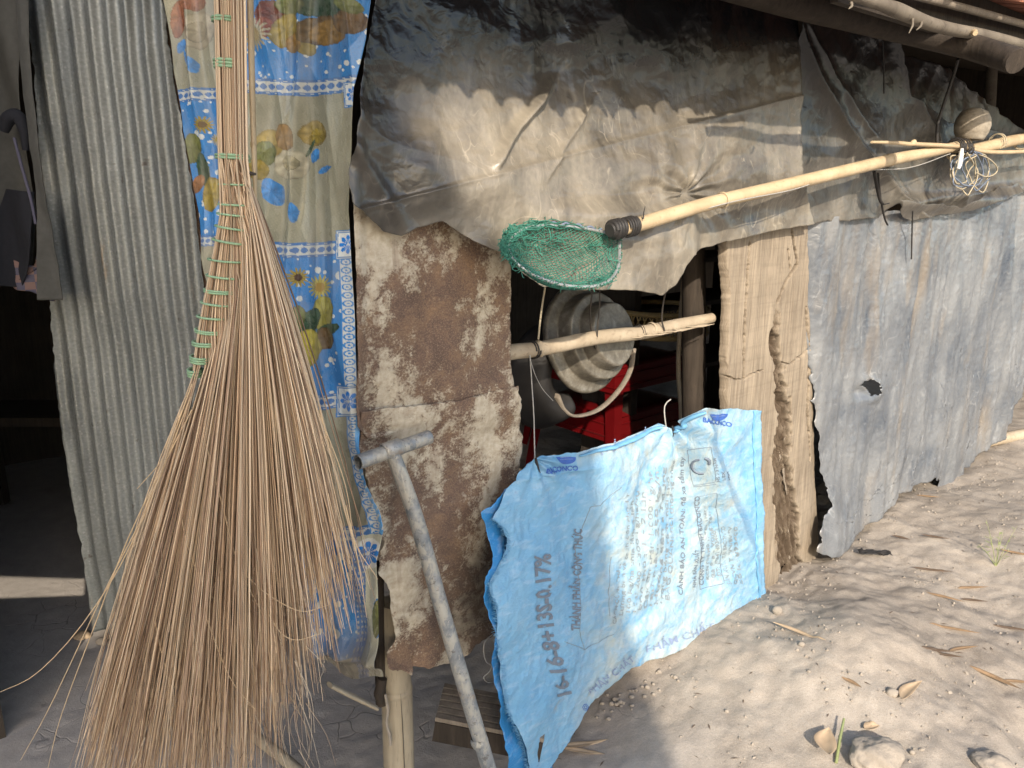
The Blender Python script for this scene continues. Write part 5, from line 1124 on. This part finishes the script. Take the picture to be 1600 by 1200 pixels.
# ------------------------------------------------------------------ broom
def broom():
    BP = Plane((-.40, 1.22), (1, .06))
    E = empty('palm_broom', BP.at(350, 1180, 0.), 'tall palm rib broom hanging upside bristles down in front of the curtain', 'broom')
    lx = lambda y: np.interp(y, [-300, 0, 250, 330, 420, 500, 590], [329, 333, 340, 344, 327, 311, 298])
    rx = lambda y: np.interp(y, [-300, 0, 246, 290, 336, 377, 407, 432, 456, 474, 496, 518, 537, 561, 590], [383, 385, 388, 393, 392, 389, 384, 378, 371, 365, 358, 348, 340, 328, 314])
    exy = lambda a: 590-300*a                              # where rib a leaves the bound spine
    def tip(a, r):
        ang = np.interp(a, [0, .07, .2, .4, .6, .8, .93, 1], [118, 150, 205, 285, 365, 440, 520, 556])
        y = np.interp(a, [0, .07, .2, .4, .6, .75, .86, .93, 1], [1200, 1235, 1245, 1240, 1225, 1160, 1075, 985, 925])
        return ang, y
    mb = MB(); r = np.random.default_rng(2)
    pal = np.array([(.49, .385, .265), (.43, .32, .215), (.35, .25, .17), (.55, .45, .325), (.24, .17, .12), (.46, .355, .27), (.58, .49, .37)])
    n = 2200
    for i in range(n):
        a = r.uniform(0, 1); dep = r.normal(0, 1)
        ye = exy(a)+r.normal(0, 4)
        f0 = np.clip(a+r.normal(0, .2), 0, 1)
        tx, ty = tip(a, r); l = r.uniform(.78, 1.03) if r.random() < .8 else r.uniform(.6, 1.06)
        px, py, oo = [], [], []
        for y in (-300, 0, 140, 250):
            if y < ye-25:
                px.append(lx(y)+(rx(y)-lx(y))*(.04+.92*f0)); py.append(y); oo.append(dep*.007)
        for y in np.arange(290, ye-10, 45):
            amax = np.clip((590-y)/300, .02, 1); f = np.clip(a/amax, 0, 1); k = min(1, (y-250)/120); f = f0*(1-k)+f*k
            px.append(lx(y)+(rx(y)-lx(y))*(.03+.94*f)); py.append(y); oo.append(dep*.007)
        ex = rx(ye) if a > .06 else lx(ye)+a*150+4
        px.append(ex-1); py.append(ye); oo.append(dep*.008)
        tx = tx+r.normal(0, 13)+16*float(pn(a*34, 3.3+.0*a, 4)); ty = ty+22*float(pn(a*26, 8.1, 5)); wx = r.normal(0, 5)
        for t in (.12, .3, .5, .7, .86, 1.):
            q = t*l; bend = (r.normal(0, 7)*max(0, t-.6) + wx*math.sin(t*3))
            px.append(ex+(tx-ex)*q+bend+14*(a-.5)*math.sin(q*math.pi)); py.append(ye+(ty-ye)*q); oo.append(dep*(.008+.03*math.sqrt(q)))
        P = BP.at(np.array(px), np.array(py), np.array(oo)); k = len(px); ta = np.linspace(0, 1, k)
        rad = (.00115+.00055*r.random())*np.interp(ta, [0, .5, .8, 1], [1, .95, .65, .28])
        c = pal[r.integers(len(pal))]*r.uniform(.8, 1.42)*np.array([1, .97, .93])
        mb.tube(P, rad, 4, caps=False, c=c)
    # stray and broken ribs
    for pts in ([(300, 600), (230, 790), (165, 920), (80, 1100), (32, 1188)], [(298, 620), (215, 830), (140, 960), (60, 1050), (-6, 1084)], [(285, 640), (262, 690), (252, 720), (214, 764)], [(300, 640), (205, 830), (145, 985), (95, 1120), (75, 1200)],
                [(318, 680), (345, 780), (372, 880), (410, 960)], [(280, 780), (290, 840), (315, 910), (340, 942)], [(420, 960), (440, 990), (465, 1000), (500, 990)], [(540, 790), (560, 880), (573, 965)], [(500, 640), (548, 830), (590, 905)], [(430, 480), (500, 650), (540, 760), (552, 850)],
                [(385, 900), (420, 930), (470, 955), (515, 945)], [(240, 960), (255, 1030), (270, 1075), (282, 1045)], [(320, 960), (360, 1060), (400, 1110)]):
        P = curve(BP.at(np.array([p[0] for p in pts], float), np.array([p[1] for p in pts], float), np.full(len(pts), .045)), 16); mb.tube(P, np.linspace(.0014, .0005, 16), 4, caps=False, c=(.58, .45, .29))
    for i in range(300):
        x, y = r.uniform(210, 480), r.uniform(820, 1230); an = r.normal(math.pi/2+(300-x)/700, .16); L = r.uniform(40, 150); cv = r.normal(0, 8)
        P = curve(BP.at(np.array([x, x+L*.5*math.cos(an)+cv, x+L*math.cos(an)]), np.array([y-L*.3, y+L*.2, y+L*.7]), np.full(3, r.normal(.01, .025))), 7); mb.tube(P, np.linspace(.0008, .0003, 7), 3, caps=False, c=pal[r.integers(7)]*r.uniform(.8, 1.15))
    o = mb.build('bristles', MAT['broom'], E, col=True); o['kind'] = 'stuff'
    # bamboo slat that stiffens the handle, with its nail
    mb = MB(); P = BP.at(np.array([388., 391, 394, 398, 400]), np.array([-300., 0, 140, 270, 325]), np.full(5, -.004)); mb.tube(P, [.0085, .0085, .008, .007, .003], 8, .5); mb.build('handle_slat', MAT['bamboo'], E)
    tube('nail', [BP.at(389, 271, .012), BP.at(399, 272, .022)], [.004, .002], MAT['wire'], E, 6)
    # green plastic bindings
    for xl, yl, xr, yr, wraps, w in ((335, 31, 372, 35, 2, .0024), (338, 100, 377, 104, 3, .0026), (340, 244, 387, 248, 2, .0024), (345, 288, 391, 291, 1, .0018), (344, 319, 392, 323, 1, .002), (342, 333, 391, 340, 1, .002), (339, 352, 390, 362, 1, .002), (335, 373, 388, 384, 1, .0022), (328, 404, 383, 411, 1, .002), (326, 429, 377, 437, 1, .0022), (322, 453, 371, 458, 2, .0019), (317, 471, 365, 479, 1, .0022), (311, 493, 358, 499, 1, .0022), (308, 515, 348, 521, 2, .0019), (304, 535, 340, 539, 2, .0022), (301, 559, 328, 564, 3, .0022), (298, 580, 315, 584, 3, .0024)):
        a, b = BP.at(xl-2., yl, 0.), BP.at(xr+2., yr, 0.); c = (a+b)/2; h = (b-a)/2; t = np.linspace(0, wraps*2*math.pi, wraps*28)
        dd = max(.02, .85*np.linalg.norm(h)); P = c+np.cos(t)[:, None]*h+np.sin(t)[:, None]*BP.n*dd+np.array([0, 0, 1.])*(-(t-t.mean())/(2*math.pi)*w*1.7)[:, None]
        tube('binding', P, w, MAT['tie_green'], E, 6, .9)
    tube('hanging_cord', [BP.at(356, -290, 0.), BP.at(356, -380, 0.), WALL.w(-.20, 1.93, .2)], .003, MAT['wire_tan'], E, 5)
broom()

# ------------------------------------------------------------------ clothes and bench at the far left
def clothes():
    CP = Plane((-1.3, 2.35), (1, -.05))
    def fold(seed, amp, f): return lambda s, z, px, py: amp*np.sin(s*f+2.0*pn(s*3, z*1.5, seed)+z*1.3)+.05*crumple(s*1.4, z*.7, 9, 6, seed)*.8
    o = sheet('coat', CP, [(18, -60), (45, -60)], [(62, 468), (93, 470)], [(28, 100), (48, 260), (58, 400)], [(52, 100), (62, 200), (75, 330), (90, 440)], 40, 140, MAT['coat'], .24, fold(3, .012, 60), .002); tag(o, 'long grey green sleeve hanging beside the corrugated sheet', 'coat')
    o = sheet('jacket', CP, [(-60, -60), (40, -60)], [(-60, 440), (40, 420)], [], [(38, 80), (35, 250), (50, 330)], 60, 140, MAT['coat'], .16, fold(7, .022, 42), .002); tag(o, 'grey jacket hanging at the left edge in the doorway', 'jacket')
    o = sheet('trousers', CP, [(5, 295), (55, 300)], [(-40, 440), (30, 450)], [(-20, 380)], [(52, 380), (38, 430)], 30, 60, MAT['navy'], .2, fold(9, .012, 50), .002); tag(o, 'navy cloth hanging below the grey jacket', 'cloth')
    o = sheet('plaid_shirt', CP, [(-60, 392), (20, 404), (58, 420), (58, 330), (70, 320)], [(-60, 425), (0, 440), (40, 455), (70, 465), (90, 470)], [], [(78, 400)], 60, 40, MAT['plaid'], .18, fold(5, .012, 60), .002, jag=2); tag(o, 'red and navy plaid shirt hem showing under the jacket', 'shirt')
    o = tube('jacket_knot', CP.at(np.array([6., 14, 28, 38, 40]), np.array([205., 185, 182, 205, 235]), np.full(5, .2)), [.012, .02, .018, .014, .008], MAT['navy'], None, 8, n=20); tag(o, 'dark knotted bunch of cloth on the grey jacket front', 'cloth')
    o = tube('drawstring', CP.at(np.array([22., 34, 48, 56]), np.array([215., 260, 310, 350]), np.full(5-1, .22)), .004, MAT['plaid'], None, 6, n=14); tag(o, 'reddish cord hanging down the jacket front', 'cord')
    B = empty('bench', (-2.1, 3.35, -.1), 'dark wooden bench deep in the shadow beyond the doorway', 'bench')
    mb = MB(); mb.box((-2.1, 3.35, .38), (.8, 0, 0), (0, .3, 0), (0, 0, .04)); mb.build('seat', MAT['dark_wood'], B, smooth=False)
    for sx in (-.36, .36):
        for sy in (-.11, .11):
            mb = MB(); mb.box((-2.1+sx, 3.35+sy, .13), (.05, 0, 0), (0, .05, 0), (0, 0, .47)); mb.build('leg', MAT['dark_wood'], B, smooth=False)
clothes()

# ------------------------------------------------------------------ leaves, clods, scraps on the ground
def gpoint(px, py):
    z = -.03
    for _ in range(6):
        p = ground_at(px, py, z); z = float(ground_h(p[0], p[1]))
    return ground_at(px, py, z)
def litter():
    def leaf(name, px, py, ang, L, W, mat, lab, group=None, curl=.3, lift=.004, cat='leaf'):
        p = gpoint(px, py); n = 12; t = np.linspace(0, 1, n+1); V = []
        ca, sa = math.cos(ang), math.sin(ang)
        for ti in t:
            w = W*math.sin(math.pi*min(1, ti**.8))**.9*.5; x = (ti-.5)*L; yb = .12*L*math.sin(ti*math.pi)*curl; zb = lift+curl*.10*L*(2*ti-1)**2+.0
            for k, e in ((-1, .5), (-.5, .12), (0, 0.), (.5, .12), (1, .5)):
                y = yb+k*w; V.append((x*ca-y*sa, x*sa+y*ca, zb+e*w*.9))
        V = np.array(V)+p; V[:, 2] = np.maximum(V[:, 2], ground_h(V[:, 0], V[:, 1])+.0015)
        o = mesh_np(name, V, grid_faces(4, n)[:, ::-1], MAT[mat]); md = o.modifiers.new('thickness', 'SOLIDIFY'); md.thickness = .0006
        return tag(o, lab, cat, group)
    leaf('dry_leaf', 1294, 1172, 1.2, .11, .055, 'leaf_pale', 'broad tan leaf standing beside the dirt clod at the bottom', curl=.8, lift=.02)
    leaf('dry_leaf', 1424, 1087, .7, .13, .035, 'leaf_pale', 'pale curled leaf lying above the dirt clod', curl=.7, lift=.01)
    leaf('dry_leaf', 1248, 992, -.75, .17, .018, 'leaf_pale', 'long tan leaf lying just right of the sack corner', curl=.3)
    leaf('dry_leaf', 910, 1168, .12, .15, .02, 'leaf_pale', 'upper of two pale leaves by the bottom edge of the sack', curl=.3)
    leaf('dry_leaf', 912, 1180, -.25, .12, .018, 'leaf_pale', 'lower of two pale leaves by the bottom edge of the sack', curl=.5)
    leaf('dry_leaf', 1362, 1140, .3, .05, .03, 'leaf_pale', 'small tan leaf right behind the dirt clod', curl=.6)
    leaf('dry_leaf', 1553, 1068, -.9, .14, .022, 'leaf_brown', 'twisted brown leaf at the lower right of the dirt', curl=.9, lift=.008)
    for px, py, an, L, mat, lab in (
            (1476, 936, -.55, .12, 'leaf_brown', 'brown narrow leaf midway between the black plastic scrap and the twisted leaf'),
            (1522, 942, -.2, .09, 'leaf_dark', 'short dark leaf just right of the brown narrow leaf mid dirt'),
            (1462, 842, -.4, .10, 'leaf_dark', 'dark leaf below the torn tarp flap, left of the weed'),
            (1492, 988, -.35, .15, 'leaf_brown', 'longest brown leaf on the dirt, right above the three crossed leaves'),
            (1465, 1021, -.1, .10, 'leaf_dark', 'left dark leaf of the three crossed leaves'),
            (1505, 1018, .25, .11, 'leaf_brown', 'right brown leaf of the three crossed leaves'),
            (1480, 1028, -.2, .09, 'leaf_dark', 'lowest dark leaf of the three crossed leaves'),
            (1582, 985, -.25, .12, 'leaf_dark', 'dark leaf at the right edge level with the longest brown leaf'),
            (1456, 895, -.3, .14, 'leaf_dark', 'long dark leaf between the black plastic scrap and the weed'),
            (1590, 868, -.5, .12, 'leaf_brown', 'brown leaf at the right edge beside the pale green weed'),
            (1450, 778, -.25, .10, 'leaf_brown', 'brown leaf farthest back, just below the ragged tarp bottom'),
            (1520, 922, .1, .12, 'leaf_brown', 'small brown leaf touching the short dark leaf from behind'),
            (1590, 1070, -.1, .1, 'leaf_brown', 'brown leaf at the right edge beside the twisted brown leaf'),
            (1408, 842, -.6, .07, 'leaf_dark', 'tiny dark leaf right behind the black plastic scrap'),
            (1330, 1070, -.9, .06, 'leaf_brown', 'short brown leaf above the small tan leaf by the clod')):
        leaf('dry_leaf', px, py, an, L, .016, mat, lab, 'dry narrow leaves on the dirt', curl=random.uniform(.2, .8))
    # clods and pebbles
    def clod(name, px, py, R, sq, seed, lab, cat='clod', group=None, sink=.3, mat='stone'):
        bm = bmesh.new(); bmesh.ops.create_icosphere(bm, subdivisions=4 if R > .03 else 2, radius=1.)
        p = gpoint(px, py); V = np.array([v.co[:] for v in bm.verts]); Fq = np.array([[v.index for v in f.verts] for f in bm.faces]); bm.free()
        q = V+seed*3.1; k = 1+.22*fbm(q[:, 0]*1.1+q[:, 2], q[:, 1]*1.1-q[:, 2]*.7, 3, seed)+.06*fbm(q[:, 0]*5+q[:, 2]*3, q[:, 1]*5, 2, seed)
        V = V*k[:, None]*R*np.array([1, .8, sq])+p+np.array([0, 0, R*sq*(1-2*sink)])
        return tag(mesh_np(name, V, Fq, MAT[mat]), lab, cat, group)
    clod('dirt_clod', 1368, 1190, .068, .62, 1, 'large rough dirt clod at the bottom between the leaves')
    clod('dirt_clod', 1548, 1200, .05, .5, 2, 'rounded dirt clod cut by the bottom edge at right')
    clod('pebble', 1214, 958, .018, .9, 3, 'rounded pebble at the foot of the plank post by the sack corner', 'pebble', sink=.2)
    clod('pebble', 1252, 1008, .011, .7, 4, 'small grey pebble beside the long tan leaf', 'pebble')
    clod('pebble', 1393, 1085, .018, .7, 5, 'pale pebble left of the curled leaf', 'pebble')
    r = random.Random(12)
    for i in range(20):
        px, py = r.uniform(960, 1600), r.uniform(780, 1190)
        if py < 1190-.75*(px-900)+60 and px < 1240: continue
        if py < 700+(1600-px)*.62: continue
        clod('pebble', px, py, r.uniform(.0035, .008), r.uniform(.6, .9), 10+i, 'tiny pebble on the dirt', 'pebble', 'tiny pebbles on the dirt')
    for i in range(36):
        t = r.random(); px, py = 930+110*t+r.uniform(-8, 30), 1098-62*t+r.uniform(2, 30)
        clod('crumb', px, py, r.uniform(.003, .009), .8, 60+i, 'crumb of loose soil along the lower edge of the sack', 'crumb', 'soil crumbs along the sack edge')
    # scrap of black film
    p = gpoint(1366, 868); nu, nv = 20, 12; X, Y = np.meshgrid(np.linspace(-.06, .06, nu+1), np.linspace(-.02, .02, nv+1)); a = -.15
    Z = .012+.012*np.abs(fbm(X*25, Y*25, 2, 3))+.35*crumple(X, Y, 30, 5, 3); V = np.stack([p[0]+X*math.cos(a)-Y*math.sin(a)*(1+.2*np.sin(X*60)), p[1]+X*math.sin(a)+Y*math.cos(a), p[2]+Z], -1)
    tag(mesh_np('film_scrap', V, grid_faces(nu, nv), MAT['rubber']), 'crumpled scrap of black plastic on the dirt below the grey tarp', 'scrap')
    p = gpoint(140, 997); bm = MB()
    tag(clod('dead_leaf_clump', 128, 996, .03, .5, 7, None, mat='leaf_pale'), 'tan crumbly clump at the bottom corner of the corrugated sheet', 'clump')
    clod('dirt_clod', 160, 1004, .02, .6, 8, 'small pale clod beside the tan clump under the corrugated sheet')
    # pale weed at the right
    W = empty('weed', gpoint(1556, 885), 'thin pale green weed growing on the dirt bank at right', 'weed'); r = random.Random(3); g = gpoint(1556, 885)
    for i in range(7):
        v = np.array([r.uniform(-.08, .08), r.uniform(-.05, .05), r.uniform(.08, .2)]); tube('stem', [g, g+v*.5+np.array([0, 0, .01]), g+v], [.0016, .0012, .0005], MAT['grass'], W, 4, n=8)
        mb = MB(); nn = 0
        for t in (.45, .6, .75, .9):
            c = g+v*t; u = np.array([r.uniform(-1, 1), r.uniform(-1, 1), r.uniform(-.1, .5)])*.022; w = np.cross(u, [0, 0, 1.])*.18; mb.add([c, c+u*.5+w, c+u, c+u*.5-w], [[0, 1, 2, 3]])
        mb.build('leaflet', MAT['grass'], W)['kind'] = 'stuff'
    o = tube('twig', [gpoint(1317, 1138)+[0, 0, .03], gpoint(1311, 1165)+[0, 0, .02], gpoint(1306, 1195)+[0, 0, .006]], [.003, .004, .004], MAT['grass'], None, 6); tag(o, 'pale green stalk beside the broad tan leaf', 'stalk')
    # bamboo log on the ground at the right
    o = tube('bamboo_log', [gpoint(1540, 698)+[0, 0, .03], gpoint(1620, 682)+[0, 0, .03], gpoint(1740, 660)+[0, 0, .03]], .032, MAT['bamboo_grey'], None, 12); tag(o, 'pale bamboo log lying on the ground under the far tarp corner', 'bamboo log')
    # loose soil grains nobody could count
    mb = MB(); r = np.random.default_rng(21); bm = bmesh.new(); bmesh.ops.create_icosphere(bm, subdivisions=1, radius=1.); iv = np.array([v.co[:] for v in bm.verts]); jf = np.array([[v.index for v in f.verts] for f in bm.faces]); bm.free()
    X = r.uniform(-1.2, 3.2, 26000); Y = r.uniform(1.35, 4.4, 26000); s_ = X*WD[0]+(Y-1.75)*WD[1]; o_ = X*WN[0]+(Y-1.75)*WN[1]
    dens = np.clip(fbm(X*3, Y*3, 3, 70)*1.6+.25, 0, 1)*np.clip(.25+(s_ > .1), 0, 1)+.6*np.exp(-(o_/.16)**2)*(s_ > .5)
    ok = (r.random(26000) < dens*.9) & (o_ > -.05*(s_ > -.3)-2*(s_ <= -.3)) & (Y > .3+np.abs(X)*.9)
    X, Y = X[ok], Y[ok]; Z = ground_h(X, Y); rad = .0012+.0048*r.random(len(X))**5
    for x, y, z, q in zip(X, Y, Z, rad): mb.add(iv*q*r.uniform(.6, 1.25, 3)*(1+.25*r.normal(size=(len(iv), 1)))+[x, y, z+q*.2], jf)
    o = mb.build('loose_soil', MAT['stone'], None, smooth=False); o['kind'] = 'stuff'; o['label'] = 'loose grains of dry soil scattered over the dirt'
    # fine litter nobody could count
    mb = MB(); r = np.random.default_rng(8)
    for i in range(190):
        px, py = r.uniform(620, 1600), r.uniform(700, 1200)
        if py < 700+(1600-px)*.60 and px > 860: continue
        p = gpoint(px, py); an = r.uniform(0, math.pi); L = r.uniform(.008, .035); v = np.array([math.cos(an), math.sin(an), 0])*L; w = np.array([-math.sin(an), math.cos(an), 0])*L*.08
        mb.add([p-v*.5+[0, 0, .002], p+w+[0, 0, .003], p+v*.5+[0, 0, .002], p-w+[0, 0, .003]], [[0, 1, 2, 3]])
    o = mb.build('leaf_litter', MAT['leaf_dark']); o['kind'] = 'stuff'; o['label'] = 'fine broken leaf bits scattered over the dirt'; 
litter()
